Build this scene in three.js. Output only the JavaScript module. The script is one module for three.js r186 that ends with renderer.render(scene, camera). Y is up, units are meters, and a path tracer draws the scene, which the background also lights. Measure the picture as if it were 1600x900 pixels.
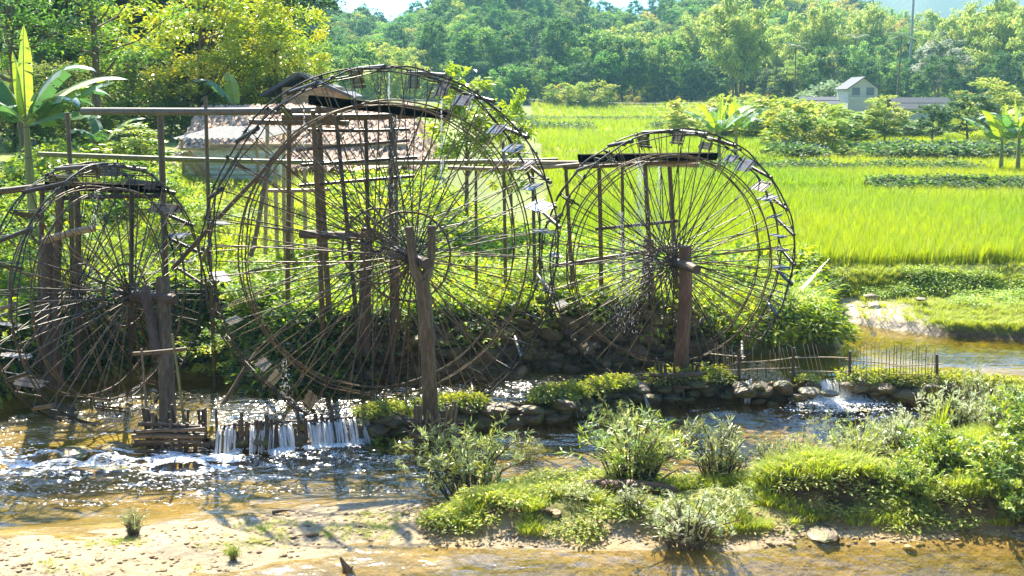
import * as THREE from 'three';
import { Sky } from 'three/addons/objects/Sky.js';

// ---------------------------------------------------------------- camera, sky, sun, exposure
const scene = new THREE.Scene();
const EYE = 5.5, PITCH = THREE.MathUtils.degToRad(9.15), FOCAL = 1800;      // focal length in pixels of the 1600 x 900 photograph
const camera = new THREE.PerspectiveCamera(2 * THREE.MathUtils.radToDeg(Math.atan(450 / FOCAL)), 1600 / 900, 0.1, 4000);
camera.position.set(0, EYE, 0);
camera.rotation.x = -PITCH;
const SUN = new THREE.Vector3(-0.22, 1.12, -1.0).normalize();
const sky = new Sky();
sky.name = 'sky';
sky.scale.setScalar(3000);
Object.assign(sky.material.uniforms.turbidity, { value: 9 });
sky.material.uniforms.rayleigh.value = 0.9;
sky.material.uniforms.mieCoefficient.value = 0.004;
sky.material.uniforms.mieDirectionalG.value = 0.75;
sky.material.uniforms.sunPosition.value.copy(SUN);
sky.userData.kind = 'structure';
scene.add(sky);
scene.environmentIntensity = 0.125;
const sun = new THREE.DirectionalLight(new THREE.Color(1.0, 0.9, 0.7), 5);
sun.position.copy(SUN).multiplyScalar(120).add(new THREE.Vector3(0, 0, -40));
sun.target.position.set(0, 0, -40);
sun.castShadow = true;
sun.shadow.mapSize.set(4096, 4096);
Object.assign(sun.shadow.camera, { left: -70, right: 70, top: 70, bottom: -70, near: 1, far: 400 });
scene.add(sun, sun.target);
scene.fog = new THREE.FogExp2(new THREE.Color(0.4, 0.84, 1.0), 0.0004);
const renderer = new THREE.WebGLRenderer({ antialias: true });
renderer.toneMapping = THREE.LinearToneMapping;
renderer.toneMappingExposure = 3.7;
renderer.shadowMap.enabled = true;

// ---------------------------------------------------------------- small tools
let seed = 1;
const reseed = (n) => { seed = n >>> 0; };
const rnd = () => { seed = (seed + 0x6d2b79f5) | 0; let t = Math.imul(seed ^ (seed >>> 15), 1 | seed); t = (t + Math.imul(t ^ (t >>> 7), 61 | t)) ^ t; return ((t ^ (t >>> 14)) >>> 0) / 4294967296; };
const rr = (a, b) => a + (b - a) * rnd();
const gauss = () => (rnd() + rnd() + rnd() + rnd() - 2) * 0.87;
const pick = (a) => a[Math.floor(rnd() * a.length) % a.length];
const lerp = (a, b, t) => a + (b - a) * t;
const ss = (a, b, x) => { const t = Math.min(1, Math.max(0, (x - a) / (b - a))); return t * t * (3 - 2 * t); };
const V = (x, y, z) => new THREE.Vector3(x, y, z);
const hash = (x, y, z) => { let h = Math.imul(x, 374761393) ^ Math.imul(y, 668265263) ^ Math.imul(z, 2147483647 ^ 0x5bd1e995); h = Math.imul(h ^ (h >>> 13), 1274126177); return ((h ^ (h >>> 16)) >>> 0) / 4294967296; };
function noise(x, y, z = 0) {
  const ix = Math.floor(x), iy = Math.floor(y), iz = Math.floor(z), f = (t) => t * t * (3 - 2 * t), u = f(x - ix), v = f(y - iy), w = f(z - iz);
  const L = (k) => lerp(lerp(hash(ix, iy, iz + k), hash(ix + 1, iy, iz + k), u), lerp(hash(ix, iy + 1, iz + k), hash(ix + 1, iy + 1, iz + k), u), v);
  return w === 0 ? L(0) : lerp(L(0), L(1), w);
}
const fbm = (x, y, o = 4) => { let s = 0, a = 0.5, t = 0; for (let i = 0; i < o; i++) { s += a * noise(x, y, i * 7); t += a; a *= 0.5; x = x * 2.03 + 11.3; y = y * 2.03 + 5.7; } return s / t; };
// where a sight line meets the level h, or the upright plane z = -depth
function sight(px, py) { const c = Math.cos(PITCH), s = Math.sin(PITCH), x = (px - 800) / FOCAL, y = -(py - 450) / FOCAL; return [x, y * c - s, -c - y * s]; }
function onLevel(px, py, h) { const [x, y, z] = sight(px, py), t = (h - EYE) / y; return V(x * t, h, z * t); }
function atDepth(px, py, depth) { const [x, y, z] = sight(px, py), t = -depth / z; return V(x * t, EYE + y * t, -depth); }

const taken = new Map();
function numbered(name) { const n = taken.get(name) ?? 0; taken.set(name, n + 1); return n ? name + '_' + String(n).padStart(3, '0') : name; }
function tag(o, label, category, group, kind) { o.userData = {}; if (label) o.userData.label = label; if (category) o.userData.category = category; if (group) o.userData.group = group; if (kind) o.userData.kind = kind; return o; }
function shade(o) { o.castShadow = o.receiveShadow = true; return o; }
function mesh(name, geometry, material, parent) { const m = shade(new THREE.Mesh(geometry, material)); m.name = parent ? name : numbered(name); (parent ?? scene).add(m); return m; }
function thing(name, label, category, p = V(0, 0, 0), turn = 0, group) { const o = new THREE.Group(); o.name = numbered(name); o.position.copy(p); o.rotation.y = turn; scene.add(o); return tag(o, label, category, group); }
function structure(name, geometry, material) { const m = mesh(name, geometry, material); m.userData.kind = 'structure'; return m; }
function copies(name, geometry, material, items, parent, label, category) {      // items: [Matrix4, Color?]; countless small pieces
  const m = shade(new THREE.InstancedMesh(geometry, material, items.length));
  items.forEach(([mat, c], i) => { m.setMatrixAt(i, mat); if (c) m.setColorAt(i, c); });
  m.name = parent ? name : numbered(name);
  m.userData.kind = 'stuff';
  if (label) m.userData.label = label;
  if (category) m.userData.category = category;
  (parent ?? scene).add(m);
  return m;
}
const Y = V(0, 1, 0);
function place(x, y, z, turn, sx, sy = sx, sz = sx, tiltx = 0, tiltz = 0) {
  return new THREE.Matrix4().compose(V(x, y, z), new THREE.Quaternion().setFromEuler(new THREE.Euler(tiltx, turn, tiltz, 'YXZ')), V(sx, sy, sz));
}

class Builder {
  constructor(colored = false) { this.p = []; this.n = []; this.u = []; this.c = colored ? [] : null; this.i = []; }
  vertex(x, y, z, nx, ny, nz, u = 0, v = 0, c) { this.p.push(x, y, z); this.n.push(nx, ny, nz); this.u.push(u, v); if (this.c) this.c.push(c[0], c[1], c[2]); return this.p.length / 3 - 1; }
  tube(pts, radii, sides = 6, c, cap = true) {
    const rad = (k) => (Array.isArray(radii) ? radii[k] : radii);
    let side = null, length = 0; const base = [];
    for (let k = 0; k < pts.length; k++) {
      const t = V(0, 0, 0).subVectors(pts[Math.min(k + 1, pts.length - 1)], pts[Math.max(k - 1, 0)]).normalize();
      if (!side) side = Math.abs(t.y) < 0.9 ? V(0, 1, 0).cross(t).normalize() : V(1, 0, 0).cross(t).normalize();
      side.addScaledVector(t, -side.dot(t)).normalize();
      const up = t.clone().cross(side);
      if (k) length += pts[k].distanceTo(pts[k - 1]);
      base.push(this.p.length / 3);
      for (let s = 0; s <= sides; s++) {
        const a = (s / sides) * Math.PI * 2, n = side.clone().multiplyScalar(Math.cos(a)).addScaledVector(up, Math.sin(a)), q = pts[k].clone().addScaledVector(n, rad(k));
        this.vertex(q.x, q.y, q.z, n.x, n.y, n.z, (s / sides) * Math.PI * 2 * rad(0), length, c);
      }
    }
    for (let k = 0; k + 1 < pts.length; k++) for (let s = 0; s < sides; s++) { const a = base[k] + s, b = base[k + 1] + s; this.i.push(a, a + 1, b, b, a + 1, b + 1); }
    if (cap) for (const k of [0, pts.length - 1]) {
      const t = V(0, 0, 0).subVectors(pts[k], pts[k ? k - 1 : 1]).normalize(), m = this.vertex(pts[k].x, pts[k].y, pts[k].z, t.x, t.y, t.z, 0, 0, c);
      for (let s = 0; s < sides; s++) { const at = (j) => { const w = base[k] + j; return this.vertex(this.p[w * 3], this.p[w * 3 + 1], this.p[w * 3 + 2], t.x, t.y, t.z, 0, 0, c); }; const a = at(s), b = at(s + 1); k ? this.i.push(m, a, b) : this.i.push(m, b, a); }
    }
    return this;
  }
  face(pts, c, uvs) {   // flat polygon, fan
    const n = V(0, 0, 0).subVectors(pts[1], pts[0]).cross(V(0, 0, 0).subVectors(pts[2], pts[0])).normalize();
    const k = pts.map((q, j) => this.vertex(q.x, q.y, q.z, n.x, n.y, n.z, uvs ? uvs[j][0] : q.x, uvs ? uvs[j][1] : q.y + q.z, c));
    for (let j = 1; j + 1 < k.length; j++) this.i.push(k[0], k[j], k[j + 1]);
    return this;
  }
  leaf(at, dir, normal, length, width, c, fold = 0.25, wide = 0.45) {   // two faces folded along the rib
    const side = V(0, 0, 0).crossVectors(dir, normal).normalize(), up = side.clone().cross(dir), m = at.clone().addScaledVector(dir, length * wide).addScaledVector(up, width * fold), tip = at.clone().addScaledVector(dir, length);
    const l = m.clone().addScaledVector(side, width / 2), r = m.clone().addScaledVector(side, -width / 2);
    this.face([at, l, tip], c); this.face([at, tip, r], c);
    return this;
  }
  box(a, b, w, h, c, upHint = Y) {    // a bar from a to b
    const t = b.clone().sub(a).normalize(), s = Math.abs(t.dot(upHint)) > 0.98 ? V(1, 0, 0).cross(t).normalize() : t.clone().cross(upHint).normalize(), u = s.clone().cross(t);
    const q = (e, i, j) => (e ? b : a).clone().addScaledVector(s, (i * w) / 2).addScaledVector(u, (j * h) / 2), L = a.distanceTo(b);
    const f = (p1, p2, p3, p4, x, y) => this.face([p1, p2, p3, p4], c, [[0, 0], [x, 0], [x, y], [0, y]]);
    f(q(0, -1, 1), q(0, 1, 1), q(1, 1, 1), q(1, -1, 1), w, L); f(q(0, 1, -1), q(0, -1, -1), q(1, -1, -1), q(1, 1, -1), w, L);
    f(q(0, 1, 1), q(0, 1, -1), q(1, 1, -1), q(1, 1, 1), h, L); f(q(0, -1, -1), q(0, -1, 1), q(1, -1, 1), q(1, -1, -1), h, L);
    f(q(0, -1, -1), q(0, 1, -1), q(0, 1, 1), q(0, -1, 1), w, h); f(q(1, 1, -1), q(1, -1, -1), q(1, -1, 1), q(1, 1, 1), w, h);
    return this;
  }
  geo() {
    const g = new THREE.BufferGeometry();
    g.setAttribute('position', new THREE.Float32BufferAttribute(this.p, 3)); g.setAttribute('normal', new THREE.Float32BufferAttribute(this.n, 3)); g.setAttribute('uv', new THREE.Float32BufferAttribute(this.u, 2));
    if (this.c) g.setAttribute('color', new THREE.Float32BufferAttribute(this.c, 3));
    g.setIndex(this.i);
    return g;
  }
}
const vary = (c, s = 0.15, hue = 0.08) => { const k = 1 + gauss() * s, h = gauss() * hue; return [Math.max(0.003, c[0] * k * (1 + h * 1.5)), c[1] * k, Math.max(0.002, c[2] * k * (1 - h))]; };
const bent = (a, b, n, wob, sag = 0) => { const out = []; const w1 = V(gauss(), gauss(), gauss()).multiplyScalar(wob), w2 = V(gauss(), gauss(), gauss()).multiplyScalar(wob * 0.5); for (let k = 0; k <= n; k++) { const t = k / n, q = a.clone().lerp(b, t); q.addScaledVector(w1, Math.sin(Math.PI * t)).addScaledVector(w2, Math.sin(2 * Math.PI * t)); q.y -= sag * Math.sin(Math.PI * t); out.push(q); } return out; };

// ---------------------------------------------------------------- textures and materials
function dataMap(w, h, f, srgb) { const d = new Uint8Array(w * h * 4); for (let y = 0; y < h; y++) for (let x = 0; x < w; x++) { const v = f(x / w, y / h, x, y), o = (y * w + x) * 4; for (let c = 0; c < 3; c++) d[o + c] = Math.max(0, Math.min(255, (Array.isArray(v) ? v[c] : v) * 255)); d[o + 3] = 255; } const t = new THREE.DataTexture(d, w, h); t.wrapS = t.wrapT = THREE.RepeatWrapping; t.magFilter = THREE.LinearFilter; if (srgb) t.colorSpace = THREE.SRGBColorSpace; t.needsUpdate = true; return t; }
// noise that repeats without a seam
const tileNoise = (u, v, n, k) => { const x = u * n, y = v * n, ix = Math.floor(x), iy = Math.floor(y), f = (t) => t * t * (3 - 2 * t), a = f(x - ix), b = f(y - iy), h = (i, j) => hash((i + n) % n, (j + n) % n, k); return lerp(lerp(h(ix, iy), h(ix + 1, iy), a), lerp(h(ix, iy + 1), h(ix + 1, iy + 1), a), b); };
const tileFbm = (u, v, n, o, k) => { let s = 0, a = 0.5, t = 0; for (let i = 0; i < o; i++) { s += a * tileNoise(u, v, n << i, k + i); t += a; a *= 0.55; } return s / t; };
const soilBump = dataMap(512, 512, (u, v) => tileFbm(u, v, 16, 5, 3));
const soilMap = dataMap(512, 512, (u, v) => { const n = tileFbm(u, v, 24, 5, 9), g = tileNoise(u, v, 180, 4); const k = 0.55 + 0.5 * n + 0.22 * (g - 0.5); return [k, k * 0.99, k * 0.97]; });
const rippleBump = dataMap(512, 512, (u, v) => { let s = 0; for (let k = 0; k < 3; k++) { const n = 8 << k, x = tileNoise(u, v, n, 20 + k); s += (1 - Math.abs(2 * x - 1)) / (1 << k); } return s / 1.75; });
const barkMap = dataMap(128, 256, (u, v) => { const n = tileFbm(u, v * 0.5, 16, 4, 31), p = tileFbm(u, v, 6, 3, 40); const k = 0.35 + 0.6 * n; return p > 0.58 ? [k * 1.25, k * 1.25, k * 1.2] : [k, k * 0.93, k * 0.85]; });
const barkBump = dataMap(128, 256, (u, v) => tileFbm(u, v * 0.4, 20, 4, 31));
const caneMap = dataMap(64, 256, (u, v) => { const n = tileFbm(u, v * 0.1, 24, 3, 51), p = tileFbm(u, v, 5, 4, 57), node = (v * 3) % 1 < 0.045 ? 0.5 : 1; const k = (0.5 + 0.45 * n) * node * (0.6 + 0.6 * p); return [k, k * 0.95, k * 0.86]; });
for (const t of [barkMap, barkBump]) t.repeat.set(2, 1);
caneMap.repeat.set(4, 1);
const lin = (r, g, b) => new THREE.Color().setRGB(r, g, b);
const std = (o) => new THREE.MeshStandardMaterial({ roughness: 0.9, metalness: 0, ...o });
const M = {
  cane: std({ color: lin(0.21, 0.145, 0.075), map: caneMap, roughness: 0.5 }),
  caneGrey: std({ color: lin(0.26, 0.22, 0.16), map: caneMap, roughness: 0.45 }),
  caneDark: std({ color: lin(0.075, 0.056, 0.04), map: caneMap, roughness: 0.45 }),
  canePale: std({ color: lin(0.62, 0.5, 0.3), map: caneMap, roughness: 0.45 }),
  caneGreen: std({ color: lin(0.3, 0.32, 0.12), map: caneMap, roughness: 0.45 }),
  bark: std({ color: lin(0.22, 0.17, 0.11), map: barkMap, bumpMap: barkBump, bumpScale: 0.012 }),
  barkDark: std({ color: lin(0.14, 0.1, 0.075), map: barkMap, bumpMap: barkBump, bumpScale: 0.012, roughness: 0.7 }),
  barkRed: std({ color: lin(0.24, 0.12, 0.075), map: barkMap, bumpMap: barkBump, bumpScale: 0.012, roughness: 0.6 }),
  barkFar: std({ color: lin(0.16, 0.13, 0.1) }),
  slat: std({ color: lin(0.11, 0.085, 0.06), map: caneMap, roughness: 0.35 }),
  slatDark: std({ color: lin(0.12, 0.09, 0.07), map: caneMap, roughness: 0.55 }),
  ground: std({ vertexColors: true, map: soilMap, bumpMap: soilBump, bumpScale: 0.04, roughness: 0.95 }),
  stone: std({ vertexColors: true, bumpMap: soilBump, bumpScale: 0.02, roughness: 0.55 }),
  thatch: new THREE.MeshPhysicalMaterial({ vertexColors: true, roughness: 1, transmission: 0.3, thickness: 0, side: THREE.DoubleSide }), thatchSlab: std({ vertexColors: true, roughness: 0.95 }),
  zinc: std({ color: lin(0.5, 0.46, 0.4), roughness: 0.6, metalness: 0, map: soilMap }),
  zincWall: std({ color: lin(0.9, 0.88, 0.76), roughness: 0.6, metalness: 0.1, map: soilMap }),
  board: std({ color: lin(0.6, 0.44, 0.25), map: barkMap, roughness: 0.8 }),
  plaster: std({ color: lin(0.6, 0.6, 0.58), map: soilMap }),
  slate: std({ color: lin(0.13, 0.14, 0.16), map: soilMap }),
  shutter: std({ color: lin(0.16, 0.18, 0.22) }),
  plastic: std({ color: lin(0.03, 0.42, 0.45), roughness: 0.3 }),
  foam: std({ color: lin(0.9, 0.92, 0.93), roughness: 0.35 }),
  wire: std({ color: lin(0.35, 0.35, 0.36), roughness: 0.5 }),
};
const leafy = (o = {}) => new THREE.MeshPhysicalMaterial({ color: 0xffffff, vertexColors: true, roughness: 1, transmission: 0.56, thickness: 0, clearcoat: 0.35, clearcoatRoughness: 0.35, side: THREE.DoubleSide, ...o });
M.leaf = leafy();
M.leafShiny = leafy({ clearcoat: 1, clearcoatRoughness: 0.28, transmission: 0.42 });
M.leafFar = leafy({ clearcoat: 0.1, transmission: 0.4 });
M.grass = leafy({ clearcoat: 0.15, transmission: 0.5 });
M.water = new THREE.MeshPhysicalMaterial({ color: lin(0.86, 0.8, 0.58), roughness: 0.1, transmission: 1, thickness: 0, ior: 1.33, bumpMap: rippleBump, bumpScale: 0.008, side: THREE.DoubleSide });
M.raceWater = M.water.clone(); M.raceWater.bumpScale = 0.02; M.raceWater.roughness = 0.16;
M.calmWater = M.water.clone(); M.calmWater.bumpScale = 0.0025; M.calmWater.roughness = 0.05; M.calmWater.color = lin(0.85, 0.8, 0.42);
M.fall = new THREE.MeshPhysicalMaterial({ color: lin(0.92, 0.94, 0.95), roughness: 0.45, transmission: 0.6, thickness: 0, ior: 1.33, side: THREE.DoubleSide });

// ---------------------------------------------------------------- the lie of the land
const LAND = [[-70, -12], [-14, -16.4], [-10.4, -18.0], [-9.3, -20.6], [-8.6, -22.2], [-7.2, -23.1], [-5.7, -22.9], [-4.9, -21.3], [-4.3, -20.4], [-3.25, -20.8], [-1.85, -21.0], [-0.47, -21.4], [0.61, -21.9], [1.86, -22.35], [3.8, -22.8], [5, -23.1], [6, -23.6], [7.05, -24.0], [7.4, -24.9], [7.2, -26.0], [7.4, -26.9], [7.9, -26.7], [8.6, -25.8], [9.5, -25.0], [11.2, -24.6], [18, -24.2], [70, -22], [400, -22], [400, -900], [-400, -900], [-400, -12]];
const BAR = [[-14, -13.0], [-6.45, -13.82], [-5.23, -14.03], [-3.96, -14.49], [-2.61, -14.97], [-1.4, -15.05], [-1.2, -14.85], [-1.5, -14.5], [-1.3, -13.95], [-2.24, -13.68], [-3.4, -13.05], [-4.2, -12.6], [-6, -11.6], [-14, -9]];
const ISLET = [[-1.5, -14.5], [-1.0, -14.75], [-0.54, -15.5], [0, -15.9], [0.7, -16.6], [1.5, -16.33], [2.39, -16.1], [3.68, -16.3], [4.7, -16.6], [5.6, -17.6], [6.6, -18.2], [8.2, -19], [14, -18.6], [14, -14.4], [6.54, -14.03], [5.77, -14.2], [4.91, -14.03], [4.1, -14.2], [3.25, -13.95], [2.64, -13.7], [1.93, -13.75], [0.8, -13.75], [-0.48, -13.82], [-1.24, -14.15]];
const WEIR = [[-4.75, -17.95], [-3.82, -18.0], [-2.6, -18.45], [-1.75, -19.05], [-0.89, -19.3], [0, -19.5], [0.91, -19.9], [1.89, -20.6], [2.78, -21.1], [3.78, -21.3], [4.79, -21.0], [6.39, -21.1], [7.19, -21.0], [8.32, -20.8], [9.24, -20.3], [14, -19.6], [30, -19]];
function segment(a, b, x, z) { const dx = b[0] - a[0], dz = b[1] - a[1], t = Math.min(1, Math.max(0, ((x - a[0]) * dx + (z - a[1]) * dz) / (dx * dx + dz * dz))); return Math.hypot(x - a[0] - dx * t, z - a[1] - dz * t); }
function inside(poly, x, z) {       // signed distance, positive inside
  let d = 1e9, on = false;
  for (let i = 0, j = poly.length - 1; i < poly.length; j = i++) {
    const a = poly[i], b = poly[j];
    d = Math.min(d, segment(a, b, x, z));
    if ((a[1] > z) !== (b[1] > z) && x < ((b[0] - a[0]) * (z - a[1])) / (b[1] - a[1]) + a[0]) on = !on;
  }
  return on ? d : -d;
}
function offWeir(x, z) { let d = 1e9, s = 0; for (let i = 0; i + 1 < WEIR.length; i++) { const a = WEIR[i], b = WEIR[i + 1], e = segment(a, b, x, z); if (e < d) { d = e; s = (b[0] - a[0]) * (z - a[1]) - (b[1] - a[1]) * (x - a[0]); } } return s > 0 ? -d : d; }   // positive upstream
const POOL = 0.35;
// the wooded hill across the valley: height of its crest against direction
const CREST = [[-0.9, 52], [-0.5, 46], [-0.3, 41], [-0.2, 36], [-0.155, 29], [-0.12, 26.5], [-0.095, 26], [-0.07, 32], [-0.045, 42], [0, 46], [0.045, 36], [0.075, 30], [0.11, 30], [0.14, 34], [0.2, 40], [0.27, 35], [0.34, 27], [0.4, 29], [0.46, 27], [0.6, 34], [0.9, 40]];
function crest(u) { for (let i = 0; i + 1 < CREST.length; i++) if (u <= CREST[i + 1][0]) return lerp(CREST[i][1], CREST[i + 1][1], ss(CREST[i][0], CREST[i + 1][0], u)); return 40; }
function groundAt(x, z, info) {
  const dl = inside(LAND, x, z), db = z > -17 ? inside(BAR, x, z) : -9, di = z > -24 ? inside(ISLET, x, z) : -9, n = fbm(x * 0.9 + 3, z * 0.9, 4) - 0.5, nn = fbm(x * 4, z * 4 + 9, 3) - 0.5;
  let h = -0.32 + n * 0.16, what = 'bed';
  const up = offWeir(x, z);
  if ((up > 0 && z < -17.5 && x > -5.2) || (x <= -5.2 && z < -18.3)) h = Math.max(h, -0.14 + n * 0.12);
  const take = (v, w) => { if (v > h) { h = v; what = w; } };
  if (x > -5.2 && z > -24) take((x < -2.3 ? 0.24 : 0.3) + nn * 0.15 - (up < 0 ? 3.2 : 1) * Math.max(0, Math.abs(up) - 0.08), 'weir');
  take(db > 0 ? 0.02 + 0.1 * ss(0, 1.2, db) + nn * 0.03 * ss(0, 0.5, db) + n * 0.05 * ss(0, 0.4, db) : 0.02 - 0.4 * ss(0, 2.2, -db), 'bar');
  take(di > 0 ? 0.03 + 0.17 * ss(0, 0.6, di) + (n * 0.3 + 0.05) * ss(0, 0.8, di) + nn * 0.05 : 0.03 - 0.4 * ss(0, 1.2, -di), 'islet');
  for (const [mx, mz, rx, rz, mh] of [[4.25, -15.1, 1.05, 0.55, 0.3], [6.05, -14.6, 0.52, 0.28, 0.24], [0.1, -14.6, 0.9, 0.4, 0.12], [7.6, -16.2, 1.6, 1.0, 0.3]]) {     // grassy hummocks with a steep front
    const q = Math.hypot((x - mx) / rx, (z - mz) / rz) + n * 0.35; if (q < 1.2 && di > 0) h += mh * (1 - ss(0.6, 1.08, q));
  }
  if (dl > -1.5) {
    const right = ss(6.6, 7.8, x), soft = ss(3.4, 4.8, x), rise = lerp(lerp(1.1 * ss(-0.05, 0.55, dl + n * 0.5) + 0.12 * ss(0.8, 3.5, dl), 0.5 * ss(-0.05, 0.5, dl + n * 0.4) + 0.6 * ss(0.3, 2.6, dl + n * 0.5), soft), 0.32 * ss(0, 0.45, dl + n * 0.3) + 0.16 * ss(0.3, 2, dl) + 0.64 * ss(-27.7, -28.9, z + n * 0.8), right);
    let v = dl > 0 ? 0.28 + rise + n * 0.22 * ss(0.2, 2, dl) * (z > -34 ? 1 : 0.4) : 0.28 - 0.6 * ss(0, 0.9, -dl);
    if (dl > 0) v += 1.45 * ss(-21.5, -32.5, z + 0) * ss(0.5, -3.4, x) + 0.8 * ss(-24, -31, z) * ss(-8, -13, x);
    if (dl > 0 && x > 6.9 && x < 9.4 && z > -27.2) v = Math.min(v, 0.3 + 0.1 * Math.max(0, -24.6 - z) + Math.max(0, Math.abs(x - lerp(9.0, 7.4, (-z - 24.9) / 2.0)) - 0.12) * 1.3);
    if (dl > 0 && z < -50 && x > 0) { const s = 1.2 * (noise(x * 0.15, 1) - 0.5) + 0.02 * (x - 20); v += 0.25 * ss(52 , 52.9, -z + s) + 0.2 * ss(63, 64, -z + s) + 0.55 * ss(75, 78, -z + s) + 0.4 * ss(118, 121, -z + s); }
    if (z < -150) v += (crest(x / -z) - 10) * ss(185, 380, -z) * (0.9 + 0.3 * n) + 2.2 * ss(150, 185, -z);
    take(v, 'land');
  }
  if (z > -7.5) take(0.1 + 3.8 * ss(-7.5, -1.5, z) + n * 0.3, 'land');
  if (info) { info.dl = dl; info.db = db; info.di = di; info.what = what; info.n = n; info.nn = nn; info.up = up; }
  return h;
}
const RICE_FRONT = (x) => -29.1 - 0.03 * (x - 8) - (x < 6 ? (6 - x) * 0.15 : 0);
const inRice = (x, z) => z < RICE_FRONT(x) && z > -184 && x > 1.6 + Math.max(0, -z - 40) * 0.012 + 0.5 * (noise(z * 0.4, 3) - 0.5);
// the low banks between the paddies: [nearer z, farther z, lowest x]
const DIKES = [[-51.5, -53, 16.5], [-62.5, -64, 6], [-71, -76.5, 17], [-118, -121, 2], [-150, -153, 0]];
const onDike = (x, z) => DIKES.some(([a, b, x0]) => { const s = 1.2 * (noise(x * 0.15, 1) - 0.5) + 0.02 * (x - 20); return z < a + s && z > b + s && x > x0; });

function axis(parts) { const out = []; for (const [a, b, s0, s1] of parts) { let t = a; while (t < b - 1e-6) { out.push(t); t += lerp(s0, s1, (t - a) / (b - a)); } } out.push(parts[parts.length - 1][1]); return out; }
{
  const xs = axis([[-420, -60, 30, 8], [-60, -14, 2.5, 0.4], [-14, -9, 0.25, 0.11], [-9, 10, 0.1, 0.1], [10, 16, 0.12, 0.35], [16, 70, 0.5, 3], [70, 420, 8, 30]]);
  const zs = axis([[2, 40, 1.5, 4]].concat([[0.1, 1, 1, 1]])).length ? axis([[-12, 10.5, 1.2, 1.5], [10.5, 12.2, 0.25, 0.1], [12.2, 30, 0.09, 0.12], [30, 50, 0.3, 0.6], [50, 66, 0.4, 0.5], [66, 82, 0.6, 0.8], [82, 190, 1.5, 4], [190, 520, 5, 9], [520, 900, 20, 40]]) : 0;
  const W = xs.length, b = new Builder(true), col = {}, q = {};
  const C = { bed: [0.33, 0.24, 0.07], bedDeep: [0.19, 0.155, 0.045], sand: [0.4, 0.31, 0.18], gravel: [0.31, 0.25, 0.165], earth: [0.085, 0.055, 0.03], grass: [0.17, 0.22, 0.02], field: [0.3, 0.36, 0.01], wood: [0.05, 0.075, 0.02], silt: [0.36, 0.26, 0.13], paleSand: [0.62, 0.52, 0.4] };
  const up2 = (q) => q.what === 'bed' && q.up > 0;
  const mix = (a, c, t) => a.map((v, k) => lerp(v, c[k], t));
  for (const zz of zs) for (const x of xs) {
    const z = -zz, h = groundAt(x, z, q);
    let c = mix(C.bed, C.bedDeep, ss(0.35, 0.7, fbm(x * 0.5, z * 0.9, 3)));
    if (q.what === 'bar' && h > -0.1) c = mix(C.sand, C.gravel, ss(0.4, 0.6, fbm(x * 1.5, z * 3, 3)));
    if (q.what === 'islet' && h > -0.06) c = mix(mix(C.silt, C.gravel, ss(0.4, 0.6, fbm(x * 2, z * 2, 3))), C.grass, 0.75 * ss(0.2, 0.6, q.di + q.nn * 0.8));
    if (up2(q) && h < 0.2) c = mix([0.3, 0.22, 0.02], [0.2, 0.16, 0.015], ss(0.3, 0.7, fbm(x * 0.8, z * 0.8, 2)));
    if (q.what === 'weir') c = C.earth;
    if (q.what === 'islet' && h > 0.25) { const sl = Math.abs(groundAt(x, z + 0.06) - h); c = mix(c, C.earth, ss(0.03, 0.06, sl)); }
    if (q.what === 'land') {
      c = mix(C.earth, C.grass, ss(0.6, 1.3, q.dl + q.nn * 0.7 + 0.75 * ss(3.4, 4.8, x)));
      if (h < 0.33) c = mix([0.3, 0.22, 0.02], [0.2, 0.16, 0.015], ss(0.3, 0.7, fbm(x * 0.8, z * 0.8, 2)));
      else if (x > 6.8 && z < -24 && z > -29) { c = mix(mix(C.paleSand, C.earth, ss(9.0, 9.8, x)), C.grass, ss(0.38, 0.56, h - 0.1 * Math.max(0, -24.6 - z) + q.nn * 0.1)); if (h > 0.75 && h < 1.15) c = mix(C.grass, C.earth, 0.3 + q.n); }
      if (inRice(x, z)) c = C.field;
      if (z < -178) c = C.wood;
    }
    const k = 0.85 + 0.3 * fbm(x * 3, z * 3, 2);
    b.vertex(x, h, z, 0, 1, 0, x / 1.7, z / 1.7, c.map((v) => v * k));
  }
  for (let j = 0; j + 1 < zs.length; j++) for (let i = 0; i + 1 < W; i++) { const a = j * W + i; b.i.push(a, a + 1, a + W, a + W, a + 1, a + W + 1); }
  const g = b.geo(); g.computeVertexNormals();
  structure('ground', g, M.ground);
  console.log('ground', xs.length, zs.length);
}

// far mountain behind the valley
{
  const b = new Builder(true), nx = 120, nz = 10;
  for (let j = 0; j <= nz; j++) for (let i = 0; i <= nx; i++) { const u = -0.7 + (1.6 * i) / nx, d = 900 + j * 70, top = 28 + 110 * ss(0.1, 0.26, u) + 26 * noise(u * 9, 2) * ss(0, 0.2, u); b.vertex(u * d, Math.max(0.5, top * Math.sin((Math.PI * 0.62 * j) / nz) * (0.85 + 0.3 * noise(u * 40, j))), -d, 0, 1, 0, u * 60, j, [0.05, 0.075, 0.035]); }
  for (let j = 0; j < nz; j++) for (let i = 0; i < nx; i++) { const a = j * (nx + 1) + i; b.i.push(a, a + 1, a + nx + 1, a + nx + 1, a + 1, a + nx + 2); }
  const g = b.geo(); g.computeVertexNormals();
  structure('mountain', g, M.ground);
}

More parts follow.
